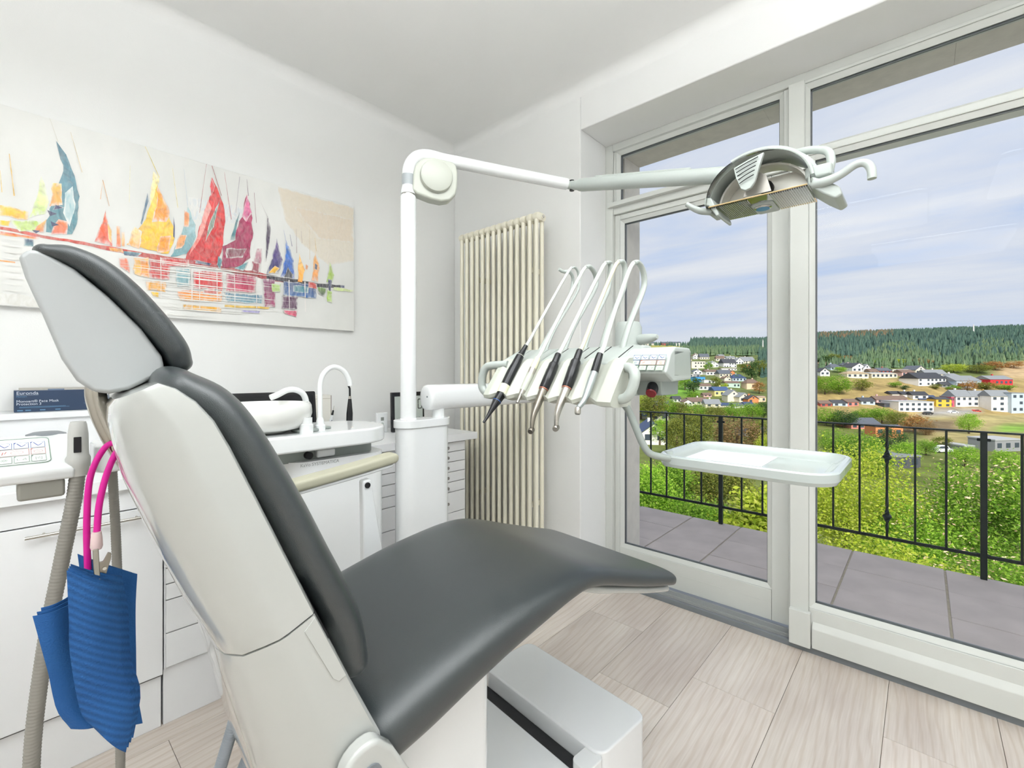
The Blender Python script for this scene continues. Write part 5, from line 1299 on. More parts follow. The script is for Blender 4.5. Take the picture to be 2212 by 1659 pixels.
# drawer unit, mostly behind the chair
def drawers(name, label, y0, y1, zs, knobs, plinth=.200, grp=None):
    t = thing(name, label, 'drawer unit', (-2.25, (y0 + y1) / 2, 0), group=grp)
    box('carcass', (-2.53, y0, .17), (-2.008, y1, .858), SEAM, t)
    box('side', (-2.53, y0, plinth), (-1.990, y0 + .004, .862), CAB, t); box('side', (-2.53, y1 - .004, plinth), (-1.990, y1, .862), CAB, t)
    for a, b in zip(zs[:-1], zs[1:]):
        d = box('drawer', (-2.008, y0 + .0045, a + .0018), (-1.986, y1 - .0045, b - .0018), CAB, t, bevel=.0015)
        for ky in knobs:
            lathe('knob', [(0, 0), (.004, 0), (.004, .010), (.0085, .014), (.0085, .020), (.006, .023), (0, .023)], KNOB, d, (-1.986, ky, (a + b) / 2), (1, 0, 0), n=14)
    box('plinth', (-2.53, y0, 0), (-2.004, y1, plinth), CAB, t, bevel=.002)
    return t
drawers('drawer_unit', 'white drawer unit behind the chair back, next to the cupboard door', .372, 1.182, [.207, .329, .446, .503, .560, .68, .80, .855], [.60, .95], grp='drawer units')
drawers('drawer_unit', 'white shallow-drawer unit with small knobs, beside the radiator', 1.190, 1.795, [.19, .325, .459, .576, .633, .690, .747, .804, .858], [1.335, 1.650], grp='drawer units')

# ---- things on the worktop
NAVY = mat('carton_navy', (44, 64, 92), .45, var=.05)
mb = thing('mask_carton', 'dark blue face mask carton with white print on the ledge', 'box', (-2.46, .15, 1.108))
box('carton', (-2.52, .017, 1.108), (-2.420, .262, 1.186), NAVY, mb, bevel=.0015)
box('open_flap', (-2.53, .030, 1.1862), (-2.455, .25, 1.1945), mat('carton_grey', (196, 192, 182), .7), mb)
prism('mask_tab', stadium(-2.436, .125, .012, .010, 6), 1.186, 1.191, mat('mask_blue', (120, 136, 160), .8), mb, 'z')
PRINT = mat('white_print', (214, 222, 232), .5); PRINTB = mat('pale_print', (98, 142, 176), .5)
fm = lambda y_, z_: frame_mtx((-2.4192, y_, z_), (0, 1, 0), (0, 0, 1))
text_obj('lettering', 'Euronda', .0165, fm(.0225, 1.1720), PRINT, mb, extrude=.0002)
box('rule', (-2.4196, .0225, 1.1693), (-2.4190, .078, 1.1698), PRINT, mb)
text_obj('lettering', 'Monoart', .0075, fm(.0225, 1.1625), PRINTB, mb)
text_obj('lettering', 'Monoart\u00ae Face Mask', .0125, fm(.0225, 1.1435), PRINT, mb, extrude=.0002)
text_obj('lettering', 'Protection 3', .0125, fm(.0225, 1.1335), PRINT, mb, extrude=.0002)
text_obj('lettering', '3', .075, fm(.195, 1.1285), mat('carton_tone', (62, 82, 110), .5), mb)
for z_ in (1.1265, 1.1235): box('rule', (-2.4196, .030, z_), (-2.4190, .16 if z_ < 1.125 else .15, z_ + .0012), PRINTB, mb)
for y_ in (.025, .045, .082, .122): box('print_field', (-2.4196, y_, 1.1125), (-2.4190, y_ + .014, 1.1165), PRINTB, mb)

mon = thing('monitor', 'black flat screen standing on the worktop behind the spittoon bowl', 'monitor', (-2.25, .84, .902))
prism('casing', [(-2.215, .930), (-2.195, .930), (-2.222, 1.160), (-2.235, 1.162), (-2.245, 1.155)], .640, 1.018, BLACKM, mon, 'x' if False else 'y', bevel=.006, seg=3)
prism('screen', [(-2.1965, .948), (-2.1945, .948), (-2.2185, 1.145), (-2.2205, 1.145)], .655, 1.003, BLACK, mon, 'y')
prism('stand', [(-2.30, .902), (-2.16, .902), (-2.16, .912), (-2.21, .920), (-2.225, 1.05), (-2.245, 1.05), (-2.27, .92), (-2.30, .912)], .76, .90, BLACKM, mon, 'y', bevel=.003)

st_ = thing('storage_box', 'small pale drawer box against the wall, right of the black screen', 'box', (-2.43, 1.10, .902))
box('case', (-2.50, 1.030, .902), (-2.385, 1.180, 1.132), mat('box_ivory', (232, 229, 220), .4), st_, bevel=.003)
for z_ in (.915, .966, 1.112):
    box('seam', (-2.3855, 1.036, z_), (-2.3842, 1.174, z_ + .0018), mat('box_seam', (176, 166, 150), .6), st_)
box('edge_trim', (-2.39, 1.1765, .904), (-2.3838, 1.1795, 1.13), mat('box_trim', (140, 128, 116), .6), st_)
pen = thing('electric_pen', 'white pen-shaped handpiece with black neck, leaning beside the pale box', 'handpiece', (-2.3, 1.13, .902))
tube('grip', [(-2.300, 1.122, .904), (-2.300, 1.133, .985), (-2.300, 1.142, 1.030)], [.0085, .0105, .0075], WHITE, pen, n=14)
tube('neck', [(-2.300, 1.142, 1.030), (-2.300, 1.148, 1.055)], [.0058, .0042], BLACK, pen, n=12)
tube('needle', [(-2.300, 1.148, 1.055), (-2.300, 1.152, 1.078)], [.0014, .0008], STEEL, pen, n=8)
lathe('switch', [(0, 0), (.004, 0), (.003, .002), (0, .002)], DARKGREY, pen, (-2.290, 1.134, .99), (1, 0, 0), n=12)
lathe('switch', [(0, 0), (.003, 0), (.002, .002), (0, .002)], DARKGREY, pen, (-2.290, 1.1355, 1.003), (1, 0, 0), n=12)
cl = thing('curing_light', 'slim black curing light with angled tip standing upright on the worktop', 'curing light', (-2.02, 1.08, .902))
lathe('charger', [(0, 0), (.028, 0), (.028, .012), (.020, .035), (.016, .06), (0, .06)], BLACKM, cl, (-2.02, 1.088, .902), n=24)
tube('body', [(-2.02, 1.088, .950), (-2.02, 1.088, 1.015), (-2.02, 1.088, 1.022), (-2.02, 1.089, 1.06), (-2.02, 1.090, 1.12), (-2.02, 1.090, 1.128)], [.016, .0165, .0145, .0145, .0085, .0075], BLACK, cl, n=18)
tube('collar', [(-2.02, 1.090, 1.128), (-2.02, 1.090, 1.141)], [.0072, .0056], STEEL, cl, n=14)
tube('light_guide', [(-2.02, 1.090, 1.141), (-2.02, 1.090, 1.165), (-2.02, 1.089, 1.178), (-2.02, 1.082, 1.192)], .0045, BLACK, cl, n=12, cr=4)
tm = thing('thermostat', 'small white room controller with grey display on the worktop', 'thermostat', (-2.36, 1.475, .902))
box('case', (-2.372, 1.440, .902), (-2.350, 1.508, 1.018), WHITE, tm, bevel=.004)
box('display', (-2.3505, 1.462, .972), (-2.3490, 1.482, .992), mat('lcd_grey', (128, 132, 126), .4), tm)
lathe('dial', [(0, 0), (.010, 0), (.010, .001), (0, .001)], GREYP, tm, (-2.350, 1.471, .952), (1, 0, 0), n=20)
ck = thing('digital_clock', 'black framed digital clock leaning upright behind the white column', 'clock', (-2.30, 1.62, .902))
prism('frame', [(-2.318, .904), (-2.296, .904), (-2.302, 1.136), (-2.324, 1.136)], 1.506, 1.735, BLACK, ck, 'y', bevel=.003)
prism('lcd', [(-2.2968, .930), (-2.2958, .930), (-2.3006, 1.112), (-2.3016, 1.112)], 1.522, 1.722, mat('lcd_pale', (176, 184, 178), .25), ck, 'y')
def seg7(ch_, y_, z_, w, h, parent):
    on = {'0': 'abcdef', '1': 'bc', '8': 'abcdefg', '2': 'abged', '3': 'abgcd', '5': 'afgcd'}[ch_]
    S_ = {'a': ((.12, 1), (.88, 1)), 'b': ((1, .93), (1, .55)), 'c': ((1, .45), (1, .07)), 'd': ((.12, 0), (.88, 0)), 'e': ((0, .07), (0, .45)), 'f': ((0, .55), (0, .93)), 'g': ((.12, .5), (.88, .5))}
    lst = []
    for k in on:
        (a, b), (c, d) = S_[k]; ya, yb = y_ + w * min(a, c), y_ + w * max(a, c); za, zb = z_ + h * min(b, d), z_ + h * max(b, d); e_ = w * .09
        xx = -2.2950 - (za - .93) * .0264
        lst.append(((xx - .001, ya - e_, za - e_), (xx, yb + e_, zb + e_)))
    boxes('digit', lst, BLACK, parent)
for ch_, y_ in (('1', 1.540), ('0', 1.585), ('0', 1.640), ('0', 1.688)): seg7(ch_, y_, 1.035, .026, .056, ck)
for ch_, y_ in (('2', 1.535), ('0', 1.552), ('1', 1.650), ('8', 1.672), ('3', 1.690)): seg7(ch_, y_, .962, .009, .020, ck)

# valley floor and hillside: height over depth (metres from the house along the view axis), left flank and right flank
GD = [0, 8, 15, 30, 60, 100, 150, 190, 230, 270, 330, 420, 550, 700, 900, 1300, 2500]
GL = [-5, -5.5, -7, -10, -12.5, -14.5, -16.3, -16.6, -16.4, -15.0, -10.0, 3.8, 20, 35, 56, 40, 0]
GR = [-5, -6, -9, -14, -19, -21.5, -22, -22, -18.4, -6.0, 7.0, 22, 41, 58, 75, 55, 0]
def ground(lat, dep):
    u = lat / max(dep, 1.0)
    t = min(1.0, max(0.0, (u - .55) / .12)); t = t * t * (3 - 2 * t)
    i = 0
    while i < len(GD) - 2 and GD[i + 1] < dep: i += 1
    f = min(1.0, max(0.0, (dep - GD[i]) / (GD[i + 1] - GD[i])))
    a = GL[i] + (GL[i + 1] - GL[i]) * f; b = GR[i] + (GR[i + 1] - GR[i]) * f
    if dep > 330: b *= min(1.06, .86 + .45 * max(0.0, u - .66))
    return a * (1 - t) + b * t

# houses: lateral, depth, width, wall height, roof height, wall, roof, kind, label
HOUSES = [
 (165.9,439.0,12.7,6.6,0.0,'ivory','pale','f','ivory flat-roofed house, upper row behind left door'),
 (179.5,439.0,13.6,6.1,0.0,'cream','pale','f','cream flat-roofed house, upper row behind left door'),
 (205.9,548.0,7.0,3.8,2.3,'white','gray','g','white gabled house with gray roof, top row behind left door'),
 (214.0,529.0,6.8,4.3,2.3,'white','brown','g','white gabled house with brown roof, top row behind left door'),
 (221.1,523.0,10.6,3.1,4.0,'cream','slate','e','cream long-roofed house with slate roof, top row behind left door'),
 (197.8,512.0,8.8,1.5,2.4,'cream','brown','e','cream long-roofed house with brown roof, top row behind left door, first from left'),
 (231.3,506.0,8.7,3.0,3.0,'cream','brown','e','cream long-roofed house with brown roof, top row behind left door, second from left'),
 (255.9,556.0,7.1,1.9,1.7,'white','gray','e','white long-roofed house with gray roof, top row behind left door, first from left'),
 (196.3,443.0,9.0,3.6,2.3,'white','gray','g','white gabled house with gray roof, upper row behind left door, first from left'),
 (211.5,442.0,13.1,4.5,4.2,'white','dark','e','white long-roofed house with dark roof, upper row behind left door'),
 (249.9,520.0,10.0,2.2,2.2,'white','gray','e','white long-roofed house with gray roof, top row behind left door, second from left'),
 (236.3,473.0,8.1,3.2,3.6,'white','gray','g','white gabled house with gray roof, upper row behind left door, second from left'),
 (252.3,485.0,14.5,2.1,4.8,'cream','gray','e','cream long-roofed house with gray roof, top row behind left door'),
 (226.5,439.0,6.2,3.4,0.9,'orange','brown','e','orange long-roofed house with brown roof, upper row behind left door'),
 (201.0,422.0,13.6,1.3,0.7,'white','brown','e','white long-roofed house with brown roof, upper row behind left door, second from left'),
 (161.5,396.0,7.6,2.5,1.9,'white','slate','g','white gabled house with slate roof, upper row behind left door'),
 (172.0,390.0,12.1,3.3,1.8,'white','brown','e','white long-roofed house with brown roof, upper row behind left door, first from left'),
 (178.6,381.0,10.6,2.9,3.3,'cream','slate','e','cream long-roofed house with slate roof, middle row behind left door'),
 (184.8,382.0,3.8,3.8,1.6,'orange','brown','g','orange gabled house with brown roof, middle row behind left door'),
 (132.9,364.0,6.1,4.7,0.0,'pale','pale','f','pale flat-roofed house, middle row behind left door, first from left'),
 (142.8,367.0,6.0,4.6,0.0,'pale','pale','f','pale flat-roofed house, middle row behind left door, second from left'),
 (147.1,357.0,8.6,4.0,0.0,'blue','blue','f','blue flat-roofed house, middle row behind left door'),
 (152.5,378.0,6.8,2.9,0.0,'gray','gray','f','gray flat-roofed house, middle row behind left door'),
 (151.7,350.0,8.2,2.7,0.0,'white','pale','f','white flat-roofed house, middle row behind left door'),
 (180.1,361.0,10.8,2.6,2.9,'lblue','navy','h','pale blue hip-roofed house with navy roof, middle row behind left door'),
 (171.8,363.0,5.4,2.0,1.9,'cream','brown','g','cream gabled house with brown roof, middle row behind left door'),
 (161.5,333.0,10.6,3.6,1.4,'mint','brown','e','mint long-roofed house with brown roof, middle row behind left door'),
 (174.5,330.0,9.5,4.1,2.8,'peach','brown','h','peach hip-roofed house with brown roof, middle row behind left door'),
 (131.1,332.0,6.4,1.7,1.1,'white','brown','e','white long-roofed house with brown roof, middle row behind left door, first from left'),
 (136.1,321.0,8.9,3.0,1.7,'white','brown','e','white long-roofed house with brown roof, middle row behind left door, second from left'),
 (133.5,290.0,9.9,3.5,2.4,'yellow','blue','e','yellow long-roofed house with blue roof, lower row behind left door'),
 (128.1,263.0,7.3,3.7,2.9,'cream','gray','g','cream gabled house with gray roof, lower row behind left door, first from left'),
 (132.3,259.0,6.9,3.1,2.2,'cream','gray','g','cream gabled house with gray roof, lower row behind left door, second from left'),
 (134.5,254.0,6.1,2.4,1.8,'orange','dark','g','orange gabled house with dark roof, lower row behind left door'),
 (141.8,259.0,5.0,3.1,0.6,'peach','brown','e','peach long-roofed house with brown roof, lower row behind left door'),
 (100.9,246.0,10.0,1.8,2.0,'pale','brown','e','pale long-roofed house with brown roof, lower row behind left door'),
 (103.2,234.0,7.5,1.7,2.3,'cream','gray','e','cream long-roofed house with gray roof, lower row behind left door'),
 (93.1,241.0,4.4,1.9,1.3,'white','brown','g','white gabled house with brown roof, lower row behind left door'),
 (93.9,259.0,4.3,1.9,1.6,'white','dark','e','white long-roofed house with dark roof, lower row behind left door'),
 (73.1,221.0,6.2,2.2,1.9,'brick','slate','e','brick long-roofed house with slate roof, lower row behind left door'),
 (55.1,170.0,6.2,1.9,1.5,'pale','dark','e','pale long-roofed house with dark roof, nearest row behind left door'),
 (110.2,235.0,6.0,0.8,1.3,'pale','navy','e','pale long-roofed house with navy roof, lower row behind left door'),
 (115.5,231.0,5.3,1.1,1.3,'white','slate','e','white long-roofed house with slate roof, lower row behind left door'),
 (120.9,231.0,4.9,1.2,1.7,'white','navy','e','white long-roofed house with navy roof, lower row behind left door'),
 (123.2,287.0,4.9,1.2,1.2,'pink','brown','e','pink long-roofed house with brown roof, lower row behind left door'),
 (31.8,102.0,5.5,2.6,2.0,'white','navy','g','white gabled house with navy roof, nearest row behind left door'),
 (62.2,116.0,5.7,1.5,1.0,'gray','navy','e','gray long-roofed house with navy roof, nearest row behind left door'),
 (50.9,178.0,3.4,1.1,1.1,'pale','blue','e','pale long-roofed house with blue roof, nearest row behind left door'),
 (221.2,323.0,7.0,2.7,1.4,'cream','tan','h','cream hip-roofed house with tan roof, upper row behind right door'),
 (203.2,296.0,5.6,2.6,2.3,'white','dark','g','white gabled house with dark roof, upper row behind right door, first from left'),
 (222.6,313.0,7.9,2.0,2.3,'lblue','slate','h','pale blue hip-roofed house with slate roof, upper row behind right door'),
 (233.7,317.0,8.0,2.6,2.2,'cream','slate','g','cream gabled house with slate roof, upper row behind right door, first from left'),
 (233.1,306.0,9.9,3.4,2.8,'white','dark','g','white gabled house with dark roof, upper row behind right door, second from left'),
 (237.6,305.0,5.0,3.0,2.5,'white','gray','g','white gabled house with gray roof, upper row behind right door'),
 (219.2,289.0,12.8,2.9,1.5,'cream','tan','h','cream hip-roofed house with tan roof, middle row behind right door'),
 (238.7,300.0,5.7,1.8,1.9,'tan','brown','e','tan long-roofed house with brown roof, upper row behind right door'),
 (248.2,303.0,8.9,1.7,2.0,'redbrown','slate','e','red-brown long-roofed house with slate roof, upper row behind right door'),
 (236.1,289.0,16.9,2.8,0.9,'cream','gray','e','cream long-roofed house with gray roof, middle row behind right door, first from left'),
 (258.0,303.0,10.2,2.4,0.0,'cream','pale','f','cream flat-roofed house, upper row behind right door'),
 (255.5,294.0,8.8,2.7,1.7,'pink','brown','e','pink long-roofed house with brown roof, middle row behind right door'),
 (269.1,300.0,8.2,2.9,2.6,'cream','slate','g','cream gabled house with slate roof, upper row behind right door, second from left'),
 (248.0,269.0,18.6,4.4,3.5,'white','black','e','white long-roofed house with black roof, middle row behind right door'),
 (272.1,292.0,12.0,1.9,2.9,'cream','gray','e','cream long-roofed house with gray roof, middle row behind right door, second from left'),
 (275.7,283.0,7.8,2.5,1.8,'white','gray','h','white hip-roofed house with gray roof, middle row behind right door'),
 (255.7,267.0,8.1,1.3,1.9,'gray','dark','e','gray long-roofed house with dark roof, middle row behind right door'),
 (266.6,266.0,16.4,4.0,3.0,'lblue','gray','e','pale blue long-roofed house with gray roof, middle row behind right door'),
 (289.9,270.0,13.5,3.6,2.2,'red','gray','e','red long-roofed house with gray roof, middle row behind right door'),
 (163.4,237.0,6.1,1.7,1.5,'redbrown','brown','e','red-brown long-roofed house with brown roof, lower row behind right door'),
 (170.6,237.0,7.0,2.0,1.5,'lblue','dark','e','pale blue long-roofed house with dark roof, lower row behind right door, first from left'),
 (177.3,237.0,6.6,2.5,1.5,'salmon','brown','e','salmon long-roofed house with brown roof, lower row behind right door'),
 (187.5,240.0,7.2,1.8,1.8,'lblue','dark','e','pale blue long-roofed house with dark roof, lower row behind right door, second from left'),
 (197.3,242.0,7.7,1.9,1.8,'pink','brown','e','pink long-roofed house with brown roof, lower row behind right door, first from left'),
 (205.6,242.0,7.9,2.1,1.8,'pink','brown','e','pink long-roofed house with brown roof, lower row behind right door, second from left'),
 (213.8,253.0,5.9,1.0,1.5,'pale','black','e','pale long-roofed house with black roof, lower row behind right door'),
 (218.4,251.0,6.1,1.4,1.6,'white','black','e','white long-roofed house with black roof, lower row behind right door, first from left'),
 (221.3,247.0,7.5,2.5,1.9,'white','black','e','white long-roofed house with black roof, lower row behind right door, second from left'),
 (203.9,230.0,17.4,5.0,0.0,'white','pale','f','white flat-roofed house, nearest row behind right door'),
 (196.3,236.0,7.7,1.8,0.0,'dark','dark','f','charcoal flat-roofed house, lower row behind right door'),
 (225.0,246.0,9.6,0.5,2.2,'pale','navy','e','pale long-roofed house with navy roof, lower row behind right door'),
 (223.5,236.0,7.4,4.3,1.1,'gold','dark','e','golden yellow long-roofed house with dark roof, lower row behind right door'),
 (228.1,236.0,1.7,5.5,0.0,'rose','gray','f','rose red flat-roofed house, lower row behind right door'),
 (235.1,237.0,9.7,5.3,3.4,'white','gray','e','white long-roofed house with gray roof, lower row behind right door, first from left'),
 (243.0,237.0,6.2,5.3,3.0,'white','gray','e','white long-roofed house with gray roof, lower row behind right door, second from left'),
 (247.8,237.0,3.4,5.6,2.7,'ochre','gray','e','ochre long-roofed house with gray roof, lower row behind right door'),
 (247.2,230.0,10.0,8.0,3.0,'white','gray','e','white long-roofed house with gray roof, nearest row behind right door'),
 (253.0,228.0,6.4,9.7,0.0,'lblue','gray','f','pale blue flat-roofed house, nearest row behind right door'),
 (146.6,189.0,11.9,2.3,2.1,'salmon','slate','e','salmon long-roofed house with slate roof, nearest row behind right door'),
 (138.2,167.0,9.0,3.6,0.5,'orange','slate','e','orange long-roofed house with slate roof, nearest row behind right door'),
 (92.2,109.0,12.3,2.7,0.4,'dark','gray','f','charcoal flat-roofed house, nearest row behind right door'),
 (146.9,135.0,9.4,3.2,0.0,'gray','pale','f','gray flat-roofed house, nearest row behind right door, second from left'),
 (134.4,134.0,3.2,1.5,0.0,'gray','pale','f','gray flat-roofed house, nearest row behind right door, first from left'),
]
WALLC = {'white': (238, 236, 232), 'cream': (236, 226, 204), 'ivory': (232, 226, 212), 'pale': (222, 214, 204), 'orange': (226, 142, 92), 'blue': (74, 160, 222), 'gray': (150, 152, 156), 'mint': (190, 214, 200), 'peach': (236, 206, 176), 'yellow': (240, 220, 150), 'brick': (168, 96, 76), 'pink': (226, 180, 176), 'lblue': (190, 206, 220), 'red': (206, 52, 62), 'redbrown': (178, 92, 84), 'salmon': (212, 138, 128), 'tan': (206, 184, 150), 'gold': (228, 186, 70), 'rose': (212, 92, 110), 'dark': (84, 86, 92), 'ochre': (176, 146, 84)}
ROOFC = {'brown': (120, 100, 88), 'slate': (92, 98, 108), 'dark': (70, 72, 78), 'gray': (136, 140, 144), 'navy': (60, 76, 110), 'blue': (64, 88, 128), 'tan': (176, 156, 126), 'black': (58, 60, 66), 'pale': (176, 178, 180)}

# ================================================================== terrace outside
tile_m = mat('terrace_tile', (190, 179, 174), .9, var=.24, scale=5, bump=.5, bscale=70)
MOSS = mat('tile_joint', (176, 166, 148), .95, var=.3, scale=30)
slab = box('terrace_slab', (-3.4, 2.62, -.30), (2.6, 4.0, -.006), MOSS); prop(slab, kind='structure')
xj = [-2.93, -2.45, -1.97, -1.49, -1.10, -.37, .10, .56, 1.02, 1.5, 2.0]
yj = [2.62, 2.86, 3.24, 3.61, 4.0]
tmesh = {}
for i in range(len(xj) - 1):
    for j in range(len(yj) - 1):
        w_, h_ = round(xj[i + 1] - xj[i], 3), round(yj[j + 1] - yj[j], 3)
        cx, cy = (xj[i] + xj[i + 1]) / 2, (yj[j] + yj[j + 1]) / 2
        gx = .011; gy = .0025
        if (w_, h_) not in tmesh:
            v, f = box_geo((-w_ / 2 + gx / 2, -h_ / 2 + gy / 2, 0), (w_ / 2 - gx / 2, h_ / 2 - gy / 2, .012))
            o = obj('terrace_tile', v, f, tile_m, slab, local=True, bevel=.003)
            tmesh[(w_, h_)] = o
        else:
            s_ = tmesh[(w_, h_)]; o = s_.copy(); COL.objects.link(o); o.parent = slab
        o.location = (cx - slab.location.x, cy - slab.location.y, -.012 - slab.location.z + ((i * 7 + j * 3) % 5) * .0004)

IRON = mat('dark_iron', (30, 40, 38), .45, .3, var=.1)
rail = thing('railing', 'dark green iron terrace railing with plain and twisted bars', 'railing', (-.4, 3.97, 0))
RY = 3.97; ZT, ZB = .892, .140
bar('top_rail', (-3.2, RY, ZT), (1.9, RY, ZT), .036, .010, IRON, rail, bevel=.002)
bar('bottom_rail', (-3.2, RY, ZB), (1.9, RY, ZB), .012, .020, IRON, rail, bevel=.002)
bars_x = [-2.152, -2.005, -1.862, -1.713, -1.554, -1.407, -1.089, -.938, -.78, -.63, -.481, -.33, -.041, .106, .427, .58, .73, .88, 1.03, 1.18]
bm_ = None
for x_ in bars_x:
    if bm_ is None:
        v, f = box_geo((-.006, -.006, ZB), (.006, .006, ZT)); o = obj('bar', v, f, IRON, rail, local=True); bm_ = o.data
    else:
        o = bpy.data.objects.new('bar', bm_); COL.objects.link(o); o.parent = rail
    o.location = (x_ - rail.location.x, RY - rail.location.y, -rail.location.z)
def twisted(x_):
    """square bar with two knots and twisted stretches"""
    rings = []
    n = 90
    for i in range(n + 1):
        z_ = ZB + (ZT - ZB) * i / n; t = i / n
        k = sum(math.exp(-((z_ - c) / .022) ** 2) for c in (.685, .285))
        hw = .0068 + .0125 * k
        tw = sum(2.6 * math.pi / 2 * math.tanh((z_ - c) / .075) for c in (.685, .285))
        ring = []
        for q in range(4):
            a = math.pi / 4 + q * math.pi / 2 + tw
            ring.append((x_ + math.cos(a) * hw * 1.38, RY + math.sin(a) * hw * 1.38, z_))
        rings.append(ring)
    rings_obj('twisted_bar', rings, IRON, rail, smooth=False)
twisted(-.183); twisted(.88 + .30)
for x_ in (-2.62, -1.249, .271):
    p = box('post', (x_ - .015, RY - .015, -.002), (x_ + .015, RY + .015, ZT - .004), IRON, rail, bevel=.003)
    for z_ in (.845, .145):
        lathe('post_bolt', [(0, -.030), (.007, -.030), (.009, -.026), (.009, .026), (.007, .030), (0, .030)], IRON, p, (x_, RY, z_), (1, 0, 0), n=12)

# ================================================================== valley beyond the terrace
cs, sn = math.cos(R(VIEW)), math.sin(R(VIEW))
def site(lat, dep): return (lat * cs - dep * sn, lat * sn + dep * cs)
# terrain
def terrain():
    us = [-1.6 + 3.9 * i / 96 for i in range(97)]
    ds = []
    d = 7.0
    while d < 2300: ds.append(d); d *= 1.055
    V = []; cols = []
    rng = random.Random(3)
    for d in ds:
        for u in us:
            lat = u * d; z = ground(lat, d) + .012 * d * .25 * math.sin(lat * .13 + d * .031) * math.sin(d * .05)
            x, y = site(lat, d); V.append((x, y, z))
            uu = 1106 + 985 * u; vv = 806 - 985 * (z - 1.25) / d
            c = (112, 122, 66)
            if d > 200 and u > .62: c = (166, 146, 98)                       # dry slope below the right hand houses
            if d > 290: c = (110, 122, 74)
            if 2000 < uu < 2420 and 895 < vv < 960: c = (170, 158, 110)
            if uu > 2150 and 918 < vv < 936: c = (132, 168, 74)
            if 1900 < uu < 2060 and 905 < vv < 935: c = (128, 112, 86)
            if uu < 1690 and d > 640: c = (164, 162, 88)                      # far fields
            if uu < 1690 and 740 < d < 800: c = (120, 150, 70)
            if 1440 < uu < 1522 and 834 < vv < 856: c = (116, 160, 62)          # lawn
            if uu > 2150 and 783 < vv < 815: c = (188, 164, 128)               # ploughed field
            if 1980 < uu < 2120 and 885 < vv < 897: c = (168, 166, 162)         # lane
            cols.append(lin(c))
    n = len(us); F = [(i * n + j, i * n + j + 1, (i + 1) * n + j + 1, (i + 1) * n + j) for i in range(len(ds) - 1) for j in range(n - 1)]
    m = bpy.data.materials.new('meadow'); m.use_nodes = True; t = m.node_tree; b = t.nodes['Principled BSDF']
    at = N(t, 'ShaderNodeAttribute', attribute_name='Col'); no = N(t, 'ShaderNodeTexNoise'); no.inputs['Scale'].default_value = .12; no.inputs['Detail'].default_value = 8; no.inputs['Roughness'].default_value = .7
    tc_ = N(t, 'ShaderNodeTexCoord'); t.links.new(tc_.outputs['Object'], no.inputs['Vector'])
    hs_ = N(t, 'ShaderNodeHueSaturation'); vr = N(t, 'ShaderNodeMapRange'); vr.inputs[1].default_value = .3; vr.inputs[2].default_value = .7; vr.inputs[3].default_value = .6; vr.inputs[4].default_value = 1.3
    t.links.new(no.outputs['Fac'], vr.inputs[0]); t.links.new(vr.outputs[0], hs_.inputs['Value']); t.links.new(at.outputs['Color'], hs_.inputs['Color']); t.links.new(hs_.outputs[0], b.inputs['Base Color'])
    b.inputs['Roughness'].default_value = .95; b.inputs['Specular IOR Level'].default_value = .1
    me = bpy.data.meshes.new('hillside'); me.from_pydata(V, [], F); ca = me.color_attributes.new('Col', 'FLOAT_COLOR', 'POINT')
    ca.data.foreach_set('color', np.array(cols, dtype=np.float32).ravel()); me.shade_smooth(); me.materials.append(m)
    o = bpy.data.objects.new('hillside', me); COL.objects.link(o); prop(o, kind='structure'); return o
terrain()

